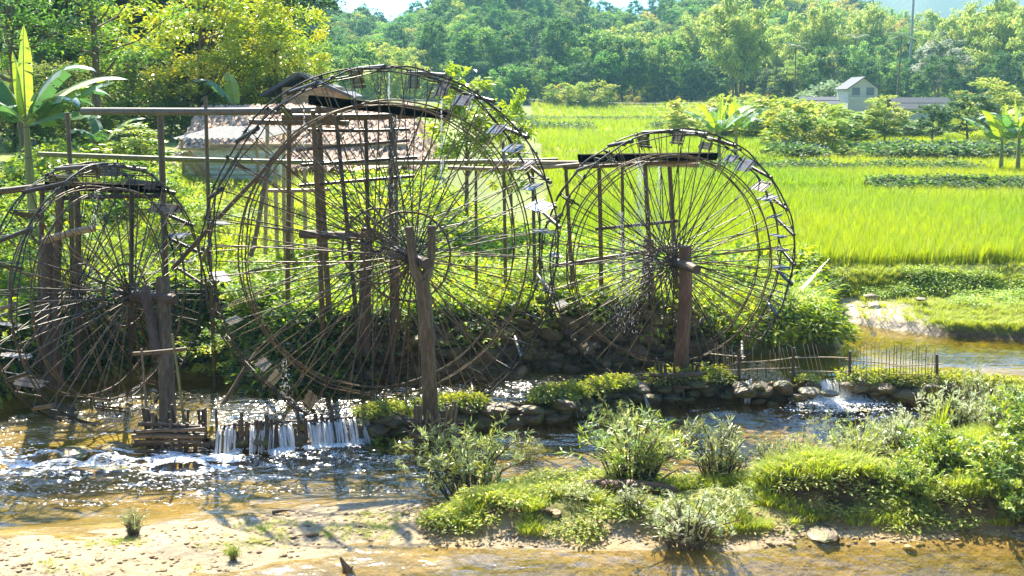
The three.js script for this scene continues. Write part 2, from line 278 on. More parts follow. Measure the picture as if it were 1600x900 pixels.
// ---------------------------------------------------------------- water
function rough(x, z) {      // how wild the water is: rapids below the small wheel, below the falls and the weir
  return 1.0 * Math.exp(-(((x + 7.2) / 2.4) ** 2 + ((z + 17.1) / 1.0) ** 2)) + 0.7 * Math.exp(-(((x + 3.4) / 1.6) ** 2 + ((z + 17.3) / 0.5) ** 2)) + 0.7 * Math.exp(-(((x - 6) / 1.6) ** 2 + ((z + 19.8) / 1.1) ** 2));
}
function wave(x, z) {
  const k = rough(x, z), a = (0.35 + 0.65 * fbm(x * 0.4, z * 0.4, 2)) * lerp(1, 0.16, ss(4.6, 6.2, x) * ss(-21.4, -22.6, z));
  return (noise(x * 1.3 + z * 0.5, z * 3.2) - 0.5) * 0.055 * a + (noise(x * 4 - z, z * 8) - 0.5) * 0.026 * a + (z < -18 && x < 5 ? ((noise(x * 3, z * 7 + 4) - 0.5) * 0.05 + (noise(x * 5 + z * 2, z * 11) - 0.5) * 0.03) * a : 0) + (noise(x * 9, z * 17) - 0.5) * 0.006 * a + k * ((noise(x * 2.2, z * 4) - 0.5) * 0.2 + (noise(x * 6, z * 9) - 0.5) * 0.1);
}
function sheet(name, level, x0, x1, z0, z1, step, keep, mat = M.water) {
  const nx = Math.round((x1 - x0) / step), nz = Math.round((z1 - z0) / (step * 0.7)), b = new Builder();
  const at = new Int32Array((nx + 1) * (nz + 1)).fill(-1);
  const vert = (i, j) => { const k = j * (nx + 1) + i; if (at[k] < 0) { const x = x0 + ((x1 - x0) * i) / nx, z = z0 + ((z1 - z0) * j) / nz; at[k] = b.vertex(x, level(x, z) + wave(x, z), z, 0, 1, 0, x / 1.1, z / 0.75); } return at[k]; };
  for (let j = 0; j < nz; j++) for (let i = 0; i < nx; i++) { const x = x0 + ((x1 - x0) * (i + 0.5)) / nx, z = z0 + ((z1 - z0) * (j + 0.5)) / nz; if (keep && !keep(x, z)) continue; const p = vert(i, j), q = vert(i + 1, j), r = vert(i, j + 1), s = vert(i + 1, j + 1); b.i.push(p, r, q, q, r, s); }
  const g = b.geo(); g.computeVertexNormals();
  return structure(name, g, mat);
}
const wet = (x, z, level) => groundAt(x, z) < level + 0.05;
// the river below the weir, calm out of view
sheet('river_water', (x, z) => 0.012, -9.5, 10.5, -21.2, -10.5, 0.06, (x, z) => wet(x, z, 0) && !(offWeir(x, z) > 0.2 && x > -4.9) && !(x < -4.7 && z < -17.9));
sheet('near_water', () => 0.012, -30, 30, -10.5, -6.5, 0.35, (x, z) => wet(x, z, 0));
sheet('side_water', () => 0.012, -40, -9.5, -18.5, -10.5, 0.35, (x, z) => wet(x, z, 0));
// the pool above it, with the race that tumbles down past the small wheel
sheet('pool_water', (x, z) => lerp(0.0, POOL, ss(-8.4, -4.4, x + (z + 18.5) * 0.6)), -9.5, 5.2, -29, -17.6, 0.07, (x, z) => (x > -4.9 ? offWeir(x, z) > -0.02 : z < -17.9) && wet(x, z, POOL), M.raceWater);
sheet('pond_water', () => POOL, 5.2, 16, -29, -18.2, 0.07, (x, z) => offWeir(x, z) > -0.02 && wet(x, z, POOL), M.calmWater);
sheet('far_pool_water', () => POOL, 16, 60, -26, -18.5, 0.4, (x, z) => offWeir(x, z) > -0.02 && wet(x, z, POOL));

// ---------------------------------------------------------------- the three bamboo water wheels
function ringPoints(R, z, n, wob, k) { const out = []; for (let i = 0; i <= n; i++) { const a = (i / n) * Math.PI * 2, j = i % n, r = R * (1 + wob * (noise(j * 0.35, k) - 0.5 + (noise(j * 0.08 + 7, k) - 0.5) * 0.8)); out.push(V(Math.cos(a) * r, Math.sin(a) * r, z + wob * 1.2 * (noise(j * 0.22, k + 5) - 0.5))); } out[n] = out[0].clone(); return out; }
const spokeShapes = [0, 1, 2, 3].map((k) => { reseed(100 + k); return new Builder().tube(bent(V(0, 0, 0), V(0, 1, 0), 5, 0.014).map((q, i, a) => q), [0.012, 0.0115, 0.011, 0.0105, 0.0095, 0.008], 5).geo(); });
function paddleShape(w, depth, k) {       // woven strips of split bamboo, ragged at the ends
  reseed(900 + k); const b = new Builder(), n = 5;
  for (let i = 0; i < n; i++) { const r = (i + 0.5) / n * depth, e0 = -w / 2 - rr(-0.02, 0.07), e1 = w / 2 + rr(-0.04, 0.07); b.box(V(r, gauss() * 0.006, e0), V(r + gauss() * 0.012, gauss() * 0.006, e1), (depth / n) * 0.9, 0.008); }
  for (const z of [-w * 0.3, w * 0.32]) b.box(V(-0.05, 0.012, z), V(depth + 0.06, 0.012, z + gauss() * 0.03), 0.03, 0.012);
  return b.geo();
}
const bucketShape = new Builder().tube([V(0, 0, -0.26), V(0, 0, 0.26)], 0.036, 7).tube([V(0, 0, 0.24), V(0, 0, 0.275)], 0.04, 7).geo();
const barShape = new Builder().tube([V(0, 0, -0.5), V(0, 0.004, 0), V(0, 0, 0.5)], 0.011, 5).geo();
function waterWheel({ at, turn, R, w, hub, frontHub = hub, N, label, paddles, buckets, hubRing, axle, k, tilt = 6.2832 / N }) {
  const g = thing('water_wheel', label, 'water wheel', V(at.x, at.y - R, at.z), turn, 'bamboo water wheels on the river bank');
  const c = V(0, R, 0), put = (name, geo, mat) => { const m = mesh(name, geo, mat, g); m.position.copy(c); return m; };
  reseed(k * 77);
  put('axle', new Builder().tube([-1, -0.6, -0.2, 0.2, 0.6, 1].map((t) => V(gauss() * 0.012, gauss() * 0.012, t > 0 ? t * axle[1] : -t * axle[0])), [0.085, 0.09, 0.1, 0.1, 0.09, 0.088], 10).geo(), M.barkDark);
  for (const s of [-1, 1]) {
    const rim = new Builder();
    rim.tube(ringPoints(R, (s * w) / 2, 110, 0.03, k + s), 0.016, 6, undefined, false).tube(ringPoints(R * 0.985, (s * w) / 2 + 0.02, 110, 0.034, k + 20 + s), 0.011, 5, undefined, false);
    for (let i = 0; i < N; i += 2) { const a = ((i + 0.5) / N) * Math.PI * 2, q = V(Math.cos(a) * R, Math.sin(a) * R, (s * w) / 2), t = V(-Math.sin(a), Math.cos(a), 0).multiplyScalar(0.03); rim.tube([q.clone().sub(t), q.clone().add(t)], 0.024, 5); }      // lashings
    put('outer_rim', rim.geo(), M.caneDark);
    put('inner_rim', new Builder().tube(ringPoints(R * 0.815, s * w * 0.4, 90, 0.02, k + 40 + s), 0.015, 5, undefined, false).tube(ringPoints(R * 0.8, s * w * 0.42, 90, 0.02, k + 50 + s), 0.011, 5, undefined, false).geo(), M.cane);
    if (hubRing) put('hub_ring', new Builder().tube(ringPoints(hubRing * (s > 0 ? 1 : 0.9), (s > 0 ? frontHub : -hub) * 0.8, 48, 0.05, k + 60 + s), 0.02, 5, undefined, false).geo(), M.cane);
    for (let i = 0; i < N; i++) {
      const lean = (i % 2 ? 1 : -1) * tilt * (s > 0 ? 1 : 1.6), a = (i / N) * Math.PI * 2 + gauss() * 0.012, a0 = a - lean * 5, from = V(Math.cos(a0) * 0.1, Math.sin(a0) * 0.1, (s > 0 ? frontHub : -hub) + gauss() * 0.06), reach = R * rr(0.99, 1.03), to = V(Math.cos(a + lean) * reach, Math.sin(a + lean) * reach, (s * w) / 2 + gauss() * 0.02);
      if (rnd() < 0.03) continue;
      const d = to.clone().sub(from), L = d.length(), m = put('spoke', spokeShapes[(i + (s > 0 ? 1 : 0)) % 4], rnd() < 0.25 ? M.caneDark : rnd() < 0.3 ? M.caneGrey : M.cane);
      m.position.add(from); m.quaternion.setFromUnitVectors(Y, d.normalize()); m.rotateY(rnd() * 6.28); m.scale.set(1, L, 1);
      m.scale.x = m.scale.z = rr(0.75, 1.15);
    }
  }
  for (let i = 0; i < N; i += 2) { const a = ((i + 0.5) / N) * Math.PI * 2, m = put('cross_bar', barShape, i % 6 ? M.caneDark : M.caneGrey); m.position.add(V(Math.cos(a) * R * 0.99, Math.sin(a) * R * 0.99, 0)); m.rotation.z = a; m.rotateX(gauss() * 0.15); m.scale.set(1, 1, w * rr(1.05, 1.25)); }
  const shapes = [0, 1, 2].map((j) => paddleShape(w, R * 0.1, k * 3 + j));
  paddles.forEach((deg, i) => { const a = (deg * Math.PI) / 180, m = put('paddle', shapes[i % 3], i % 4 === 3 ? M.slatDark : M.slat); m.position.add(V(Math.cos(a) * R * 0.9, Math.sin(a) * R * 0.9, gauss() * 0.04)); m.rotation.z = a + gauss() * 0.2; m.rotateX(gauss() * 0.12); m.scale.set(rr(0.55, 1.1), 1, rr(0.8, 1.05)); });
  buckets.forEach((deg) => { const a = (deg * Math.PI) / 180, m = put('bucket', bucketShape, rnd() < 0.6 ? M.caneDark : M.caneGrey); m.position.add(V(Math.cos(a) * R * 1.0, Math.sin(a) * R * 1.0, 0)); m.rotation.set(0, 0, a); m.rotateX(rr(0.25, 0.5)); m.scale.set(1, 1, (w + 0.12) / 0.52); });
  return g;
}
const wheels = {};
const deg = THREE.MathUtils.degToRad;
wheels.big = { at: atDepth(608, 390, 19.65), turn: deg(24), R: 3.08 };
waterWheel({ ...wheels.big, w: 0.7, hub: 0.7, frontHub: 1.25, N: 74, k: 1, label: 'largest bamboo water wheel, in the middle, with a double hub ring', hubRing: 0.74, axle: [1.5, 1.95], paddles: [4, 12, 20, 28, 36, 45, 62, 70, 80, 100, 126, 149, 168, 186, 201, 219, 225, 240, 262, 285, 305, 330], buckets: [8, 24, 40, 57, 75, 95, 118, 140, 160, 178, 195, 232, 252, 276, 300, 322, 345] });
wheels.right = { at: atDepth(1046, 405, 22.1), turn: deg(13), R: 2.46 };
waterWheel({ ...wheels.right, w: 0.62, hub: 0.4, N: 64, k: 2, label: 'bamboo water wheel nearest the rice field and the low fence', axle: [1.4, 0.75], paddles: [-22, -14, -6, 3, 10, 20, 30, 36, 50, 58, 72, 88, 104, 122, 150, 176, 200, 225, 250, 275, 300, 320], buckets: [-10, 0, 14, 26, 43, 66, 80, 97, 115, 133, 160, 190, 215, 240, 265, 290, 310, 334] });
wheels.left = { at: atDepth(162, 458, 20.2), turn: deg(66), R: 2.3 };
waterWheel({ ...wheels.left, w: 0.62, hub: 0.62, N: 60, k: 3, label: 'smallest bamboo water wheel, seen slanting beside the rapids', hubRing: 0.55, axle: [1.6, 1.55], paddles: [8, 22, 38, 60, 82, 95, 110, 135, 160, 172, 185, 200, 215, 240, 270, 300, 340], buckets: [0, 15, 30, 50, 72, 102, 122, 148, 178, 208, 228, 255, 285, 320] });

function onAxle(w, along, up = 0, across = 0) { return V(w.at.x + Math.sin(w.turn) * along + Math.cos(w.turn) * across, w.at.y + up, w.at.z + Math.cos(w.turn) * along - Math.sin(w.turn) * across); }
function post(name, label, category, a, b, r0, r1, mat, wob = 0.04, group) { const o = mesh(name, new Builder().tube(bent(a, b, 8, wob), [0, 1, 2, 3, 4, 5, 6, 7, 8].map((k) => lerp(r0, r1, k / 8) * rr(0.94, 1.08)), 10).geo(), mat); return tag(o, label, category, group); }

reseed(5);
// forked trunk that carries the big axle
{
  const top = onAxle(wheels.big, 1.7), foot = atDepth(676, 640, 18.3); foot.y = 0.0;
  const g = thing('forked_post', 'tall forked tree trunk holding the axle of the largest wheel', 'post', V(foot.x, 0, foot.z));
  const L = (v) => v.clone().sub(g.position), crotch = top.clone().add(V(-0.01, -0.28, 0.0)), across = V(Math.cos(wheels.big.turn), 0, -Math.sin(wheels.big.turn));
  const up = bent(L(foot), L(crotch), 9, 0.05);
  mesh('trunk', new Builder().tube(up, [0.15, 0.135, 0.125, 0.13, 0.115, 0.12, 0.125, 0.115, 0.12, 0.115], 12).geo(), M.bark, g);
  for (const s of [-1, 1]) mesh('prong', new Builder().tube([L(crotch).addScaledVector(across, s * 0.05), L(crotch).addScaledVector(across, s * 0.13).add(V(0, 0.2, 0)), L(crotch).addScaledVector(across, s * 0.17).add(V(0, 0.5, 0)), L(crotch).addScaledVector(across, s * 0.19 - 0.02).add(V(0, 0.85, 0))], [0.095, 0.075, 0.068, 0.064], 9).geo(), M.bark, g);
}
// leaning trunk beside the small wheel
{
  const top = onAxle(wheels.left, 1.15), foot = atDepth(262, 655, 18.9); foot.y = 0.1;
  const g = thing('leaning_post', 'grey leaning trunk with a short side prong at the smallest wheel', 'post', V(foot.x, 0.1, foot.z));
  const L = (v) => v.clone().sub(g.position);
  mesh('trunk', new Builder().tube(bent(L(foot), L(top.clone().add(V(0.12, 0.33, -0.13))), 8, 0.03), [0.15, 0.14, 0.14, 0.135, 0.135, 0.13, 0.13, 0.125, 0.12], 12).geo(), M.bark, g);
  mesh('prong', new Builder().tube(bent(L(foot.clone().lerp(top, 0.55)).add(V(-0.02, 0, 0.12)), L(top.clone().add(V(-0.12, 0.22, 0.14))), 5, 0.015), [0.08, 0.085, 0.085, 0.08, 0.08, 0.075], 9).geo(), M.barkDark, g);
}
{
  const top = onAxle(wheels.right, 0.66), foot = atDepth(1064, 588, 21.35); foot.y = 0.0;
  tag(mesh('axle_post', new Builder().tube(bent(foot, top.clone().add(V(0.06, 0.33, -0.04)), 9, 0.05), [0.15, 0.14, 0.14, 0.135, 0.13, 0.13, 0.125, 0.125, 0.12, 0.12], 11).geo(), M.barkRed), 'dark reddish trunk carrying the axle of the wheel by the field', 'post');
}
// log rests behind the wheels
post('rear_axle_post', 'thick dark post behind the largest wheel, carrying its rear axle end', 'post', V(onAxle(wheels.big, -1.3).x - 0.1, 0.9, onAxle(wheels.big, -1.3).z), onAxle(wheels.big, -1.3, 0.25), 0.13, 0.1, M.barkDark);
post('rear_axle_post', 'thick dark post behind the wheel by the field, carrying its rear axle end', 'post', V(onAxle(wheels.right, -1.2).x - 0.05, 0.9, onAxle(wheels.right, -1.2).z), onAxle(wheels.right, -1.2, 0.25), 0.13, 0.11, M.barkDark);
post('rear_axle_post', 'thick dark post behind the smallest wheel, carrying its rear axle end', 'post', V(onAxle(wheels.left, -1.3).x, 0.3, onAxle(wheels.left, -1.3).z), onAxle(wheels.left, -1.3, 0.9), 0.17, 0.13, M.barkDark);
post('side_log', 'stout brown log lying across behind the largest wheel hub', 'log', atDepth(470, 366, 20.9), atDepth(570, 369, 20.3), 0.075, 0.07, M.barkDark, 0.01);

// cribs of stakes round the post feet
function crib(label, at, rx, rz, n, h, mat, logs) {
  const g = thing('stake_crib', label, 'crib', at); const L = [];
  for (let i = 0; i < n; i++) { const a = (i / n) * 6.283 + gauss() * 0.1, q = V(Math.cos(a) * rx, 0, Math.sin(a) * rz), hh = h * rr(0.7, 1.25); mesh('stake', new Builder().tube([V(q.x, -0.35, q.z), V(q.x + gauss() * 0.03, hh * 0.5, q.z), V(q.x * 1.03 + gauss() * 0.04, hh, q.z)], [0.032, 0.03, 0.024].map((r) => r * rr(0.7, 1.3)), 6).geo(), mat, g); }
  for (let i = 0; i < logs; i++) { const a = rr(-0.3, 0.3), y = h * (0.1 + 0.8 * i / logs) + gauss() * 0.04, z = (i % 2 ? 1 : 0.75) * rz * 1.08; mesh('log', new Builder().tube(bent(V(-rx * rr(1, 1.35), y, z - a * rx * 0.3), V(rx * rr(1, 1.35), y + gauss() * 0.09, z + a * rx * 0.3), 4, 0.03), rr(0.025, 0.045), 7).geo(), i % 2 ? M.cane : M.barkDark, g); }
  const f = new Builder(); for (let i = 0; i < 26; i++) { const x = gauss() * rx * 0.6, z = gauss() * rz * 0.6, y = rr(0, h * 0.6); f.tube(bent(V(x - rr(0.1, 0.4), y, z + gauss() * 0.1), V(x + rr(0.1, 0.4), y + gauss() * 0.1, z + gauss() * 0.2), 3, 0.03), rr(0.01, 0.025), 5); }
  mesh('brushwood', f.geo(), M.barkDark, g).userData.kind = 'stuff';
  return g;
}
reseed(11);
crib('crib of upright grey stakes round the foot of the forked trunk', V(-1.26, 0.05, -18.25), 0.32, 0.26, 20, 0.55, M.caneGrey, 3);
crib('dark crib of logs and stakes at the foot of the leaning trunk', V(-5.42, -0.05, -18.0), 0.46, 0.4, 20, 0.62, M.barkDark, 9);
crib('dark stake crib at the foot of the reddish trunk', V(3.1, 0.15, -21.25), 0.42, 0.34, 20, 0.5, M.barkDark, 6);
// props beside the leaning trunk
post('thin_stake', 'thin pale stake standing before the leaning trunk', 'stake', V(-5.86, -0.1, -18.0), atDepth(221, 545, 18.1), 0.022, 0.018, M.caneGrey, 0.015);
post('thin_stake', 'thin greenish stake just right of the leaning trunk', 'stake', V(-5.28, -0.1, -18.05), atDepth(269, 522, 18.15), 0.024, 0.02, M.caneGreen, 0.02);
post('cross_stick', 'short pale stick tied level across the leaning trunk', 'stick', atDepth(207, 553, 18.2), atDepth(292, 545, 18.2), 0.034, 0.03, M.cane, 0.01);

// ---------------------------------------------------------------- troughs, scaffolds and pipes that carry the water off
function trough(label, a, b, r, mat) {       // half a hollowed log, open upward
  const t = b.clone().sub(a), L = t.length(); t.normalize(); const s = t.clone().cross(Y).normalize(), u = s.clone().cross(t), g = new Builder(), n = 8, m = 7;
  for (const [R, f] of [[r, 1], [r * 0.78, -1]]) { const base = []; for (let k = 0; k <= n; k++) { base.push(g.p.length / 3); const q = a.clone().addScaledVector(t, (L * k) / n), w = 1 + 0.05 * gauss(); for (let j = 0; j <= m; j++) { const an = Math.PI + (Math.PI * j) / m, d = s.clone().multiplyScalar(Math.cos(an)).addScaledVector(u, Math.sin(an)), p = q.clone().addScaledVector(d, R * w).addScaledVector(u, r * 0.2); g.vertex(p.x, p.y, p.z, d.x * f, d.y * f, d.z * f, (j / m) * r * 3, (L * k) / n); } } for (let k = 0; k < n; k++) for (let j = 0; j < m; j++) { const p = base[k] + j, q = base[k + 1] + j; f > 0 ? g.i.push(p, p + 1, q, q, p + 1, q + 1) : g.i.push(p, q, p + 1, q, q + 1, p + 1); } }
  for (const sd of [-1, 1]) g.box(a.clone().addScaledVector(s, sd * r * 0.89).addScaledVector(u, r * 0.2), b.clone().addScaledVector(s, sd * r * 0.89).addScaledVector(u, r * 0.2), r * 0.22, 0.012);
  return tag(mesh('wooden_trough', g.geo(), mat), label, 'trough');
}
function scaffold(label, posts, bars, mat) {
  const o = posts[0][0].clone(), g = thing('bamboo_scaffold', label, 'scaffold', o), L = (v) => v.clone().sub(o);
  posts.forEach(([a, b, r = 0.045, m = mat]) => mesh('post', new Builder().tube(bent(L(a), L(b), 6, 0.035), [0, 1, 2, 3, 4, 5, 6].map((k) => r * (1.1 - k * 0.035)), 8).geo(), m, g));
  bars.forEach(([a, b, r = 0.03, m = mat]) => mesh('cross_bar', new Builder().tube(bent(L(a), L(b), 5, 0.02), r, 7).geo(), m, g));
  return g;
}
reseed(21);
const D = (px, py, z) => atDepth(px, py, z);
trough('dark hollowed log trough under the top of the largest wheel', D(484, 152, 20.1), D(702, 176, 20.9), 0.17, M.bark);
scaffold('bamboo scaffold of posts and rungs behind the largest wheel', [
  [D(508, 600, 20.9), D(489, 172, 20.4), 0.05, M.cane], [D(522, 600, 21.3), D(497, 150, 20.9), 0.055, M.cane], [D(566, 610, 20.6), D(524, 176, 20.6), 0.04, M.caneDark], [D(575, 600, 21.1), D(571, 180, 20.8), 0.04, M.caneDark], [D(612, 606, 20.9), D(611, 180, 20.9), 0.05, M.barkDark], [D(622, 600, 21.3), D(616, 180, 21.2), 0.04, M.cane], [D(450, 560, 21.6), D(452, 170, 21), 0.045, M.cane]],
  [[D(480, 203, 20.5), D(640, 202, 20.8)], [D(462, 235, 20.5), D(640, 219, 20.8), 0.03, M.barkDark], [D(470, 258, 20.6), D(652, 246, 20.9)], [D(468, 290, 20.6), D(648, 275, 20.9)], [D(420, 298, 21.2), D(515, 296, 21), 0.035, M.canePale], [D(440, 183, 20.5), D(652, 180, 20.9), 0.06, M.cane], [D(390, 190, 21), D(545, 192, 20.9), 0.05, M.cane]], M.caneDark);
trough('dark log trough under the top of the wheel by the field', D(905, 244, 22.7), D(1118, 241, 23.2), 0.15, M.bark);
scaffold('bamboo scaffold behind the wheel by the rice field', [
  [D(942, 520, 23.2), D(936, 258, 22.9), 0.045], [D(978, 520, 23.6), D(972, 252, 23.3), 0.035], [D(1024, 520, 23.2), D(1008, 258, 23.1), 0.05], [D(1060, 520, 23.4), D(1046, 258, 23.3), 0.05], [D(900, 530, 23.3), D(884, 262, 23.1), 0.04]],
  [[D(768, 254, 23), D(1092, 258, 23.3), 0.05, M.canePale], [D(880, 262, 23.0), D(1088, 251, 23.2), 0.04, M.cane], [D(930, 358, 23), D(1060, 345, 23.2), 0.035, M.barkDark], [D(862, 416, 22.9), D(1068, 383, 23.2), 0.04, M.cane]], M.cane);
trough('broad dark trough under the top of the smallest wheel', D(70, 286, 20.6), D(250, 292, 21.4), 0.16, M.bark);
scaffold('dark posts and poles behind the smallest wheel', [
  [D(88, 600, 20.6), D(96, 290, 20.5), 0.075, M.barkDark], [D(122, 590, 20.9), D(120, 290, 20.8), 0.06, M.barkDark], [D(62, 600, 21), D(66, 292, 20.8), 0.05, M.barkDark], [D(205, 560, 21.4), D(206, 296, 21.2), 0.045, M.caneDark]],
  [[D(68, 377, 20.3), D(148, 356, 20.2), 0.065, M.canePale], [D(60, 468, 20.6), D(140, 466, 20.7), 0.05, M.barkDark], [D(100, 310, 20.5), D(250, 306, 21.2), 0.04, M.caneDark]], M.caneDark);
const pipe = (label, a, b, r, mat, sag = 0.02) => { const n = 16, o = mesh('bamboo_pipe', new Builder().tube(bent(a, b, n, 0.03, sag), Array.from({ length: n + 1 }, (_, k) => r * (1.06 - (0.12 * k) / n)), 9).geo(), mat); return tag(o, label, 'pipe', 'bamboo water pipes'); };
pipe('upper bamboo pipe passing in front of the thatched roof', D(128, 174, 22.6), D(548, 170, 20.9), 0.07, M.caneGrey);
pipe('long greenish bamboo pipe running behind the largest wheel', D(60, 241, 23.4), D(872, 250, 23.2), 0.05, M.caneGreen, 0.08);
pipe('left end bamboo pipe feeding from the smallest wheel trough', D(-60, 302, 20.2), D(70, 291, 20.6), 0.06, M.cane);
pipe('pale bamboo pipe beneath the long greenish one', D(700, 262, 23.1), D(905, 257, 23), 0.04, M.canePale);
const stilts = [[105, 330, 105, 176, 22.7, 0.05, 'thin bamboo stilt beside the big banana plant'], [253, 350, 250, 176, 22.3, 0.07, 'thick bamboo stilt under the upper pipe'], [328, 420, 321, 150, 21.8, 0.04, 'tall slim bamboo stilt rising above the upper pipe'], [790, 420, 786, 220, 23.3, 0.04, 'bamboo stilt just right of the bright sapling'], [836, 420, 832, 250, 23.2, 0.04, 'bamboo stilt inside the right rim of the largest wheel'], [742, 410, 744, 250, 23.3, 0.035, 'slim stilt under the long pipe by the sapling']];
for (const [a, b, c, d, z, r, l] of stilts) { const foot = D(a, b, z); foot.y = groundAt(foot.x, foot.z) - 0.2; post('bamboo_stilt', l, 'stilt', foot, D(c, d, z), r, r * 0.85, M.cane, 0.03, 'stilts of the water pipes'); }
post('leaning_pole', 'long pole leaning up to the left rim of the largest wheel', 'pole', D(270, 420, 22), D(470, 205, 21), 0.045, 0.035, M.cane);
post('leaning_pole', 'pole slanting down the bank between the two left wheels', 'pole', D(342, 640, 19.6), D(405, 545, 20.3), 0.04, 0.03, M.bark);
post('leaning_pole', 'slanting grey pole behind the left side of the largest wheel', 'pole', D(392, 400, 22.3), D(425, 245, 22.3), 0.05, 0.04, M.caneGrey);
const yard = [[413, 385, 418, 190], [432, 380, 430, 250], [447, 390, 444, 220], [456, 385, 457, 300], [478, 390, 476, 262]];
yard.forEach(([a, b, c, d], i) => { const f = D(a, b, 25); f.y = groundAt(f.x, f.z) - 0.1; post('bamboo_stake', ['tallest', 'second', 'third', 'shortest', 'fifth'][i] + ' of the pale yard stakes seen through the largest wheel', 'stake', f, D(c, d, 25), 0.045, 0.04, M.canePale, 0.03, 'pale yard stakes'); });

// water dripping from troughs and buckets
{
  reseed(31); const drop = new THREE.IcosahedronGeometry(1, 0), items = [];
  const stream = (px, y0, y1, z, spread, n) => { for (let i = 0; i < n; i++) { const t = rnd(), q = D(px + gauss() * spread * (0.3 + t), lerp(y0, y1, t), z + gauss() * 0.12), s = rr(0.003, 0.007); items.push([place(q.x, q.y, q.z, rnd() * 6, s, s * rr(1.5, 5), s)]); } };
  stream(555, 118, 152, 19.8, 1.5, 120); stream(608, 114, 158, 19.9, 1.5, 160); stream(690, 140, 300, 20.3, 3, 260); stream(475, 160, 230, 20, 2, 90); stream(1000, 250, 470, 22.2, 16, 900); stream(970, 330, 520, 22.2, 22, 700); stream(1030, 260, 420, 22.3, 10, 300); stream(445, 560, 640, 19.2, 12, 120); stream(620, 180, 420, 20.1, 40, 300); stream(150, 300, 480, 20.2, 26, 260);
  copies('falling_drops', drop, M.fall, items, null, 'drops of water falling from the wheels and troughs', 'water drops');
}

// ---------------------------------------------------------------- weir, stones and falls
function stoneShape(k, flat = 0.6) { const g = new THREE.IcosahedronGeometry(1, 2), p = g.attributes.position, c = []; for (let i = 0; i < p.count; i++) { const x = p.getX(i), y = p.getY(i), z = p.getZ(i), r = 0.75 + 0.5 * noise(x * 1.3 + k * 9, y * 1.3 + 20, z * 1.3 + 5) + 0.12 * noise(x * 4 + k, y * 4, z * 4 + 9); p.setXYZ(i, x * r, y * r * flat, z * r); const m = ss(0.5, 0.7, noise(x * 2 + k * 3, z * 2, y * 2)), t = 0.8 + 0.4 * noise(x * 6, y * 6 + k, z * 6); c.push(lerp(0.14, 0.12, m) * t, lerp(0.1, 0.12, m) * t, lerp(0.06, 0.02, m) * t); } g.setAttribute('color', new THREE.Float32BufferAttribute(c, 3)); g.computeVertexNormals(); return g; }
const stones = [0, 1, 2, 3, 4].map((k) => stoneShape(k));
const weirPoint = (s) => { const k = Math.min(WEIR.length - 2, Math.floor(s)), t = s - k; return [lerp(WEIR[k][0], WEIR[k + 1][0], t), lerp(WEIR[k][1], WEIR[k + 1][1], t)]; };
{
  reseed(41);
  const g = thing('stone_weir', 'low weir of dark mossy stones across the river', 'weir', V(2, 0, -20.6));
  const lay = (x, z, y, s) => { const m = mesh('stone', pick(stones), M.stone, g); m.position.set(x - 2, y, z + 20.6); m.scale.set(s * rr(0.9, 1.5), s * rr(0.7, 1.1), s); m.rotation.set(gauss() * 0.3, rnd() * 6, gauss() * 0.3); };
  for (let s = 2.4; s < 15.3; s += 0.046) { const [x, z] = weirPoint(s); if (x > 5.75 && x < 6.2) continue; lay(x + gauss() * 0.06, z + rr(-0.12, 0.34), rr(-0.02, 0.34), rr(0.07, 0.2)); }
}
{
  reseed(43);
  const g = thing('brush_weir', 'short dam of stakes and mossy brush with water pouring over', 'weir', V(-3.75, 0, -18));
  for (let i = 0; i < 30; i++) { const [x, z] = weirPoint(0.05 + (i / 30) * 2.1), h = rr(0.3, 0.52) + (i % 6 === 0 ? 0.16 : 0); mesh('stake', new Builder().tube([V(x + 3.75, -0.3, z + 18 + 0.12), V(x + 3.75 + gauss() * 0.03, h, z + 18 + 0.1)], [0.035, 0.026].map((r) => r * rr(0.7, 1.4)), 6).geo(), M.barkDark, g); }
  for (let i = 0; i < 34; i++) { const [x, z] = weirPoint(0.02 + (i / 34) * 2.2); const m = mesh('stone', pick(stones), M.stone, g); const s = rr(0.09, 0.19); m.position.set(x + 3.75, rr(0.0, 0.2), z + 18 + rr(-0.1, 0.12)); m.scale.set(s * 1.2, s, s); m.rotation.set(rnd(), rnd() * 6, rnd()); }
  mesh('top_log', new Builder().tube(bent(V(-0.95, 0.34, 0.03), V(1.15, 0.35, -0.45), 6, 0.03), 0.04, 8).geo(), M.barkDark, g);
}
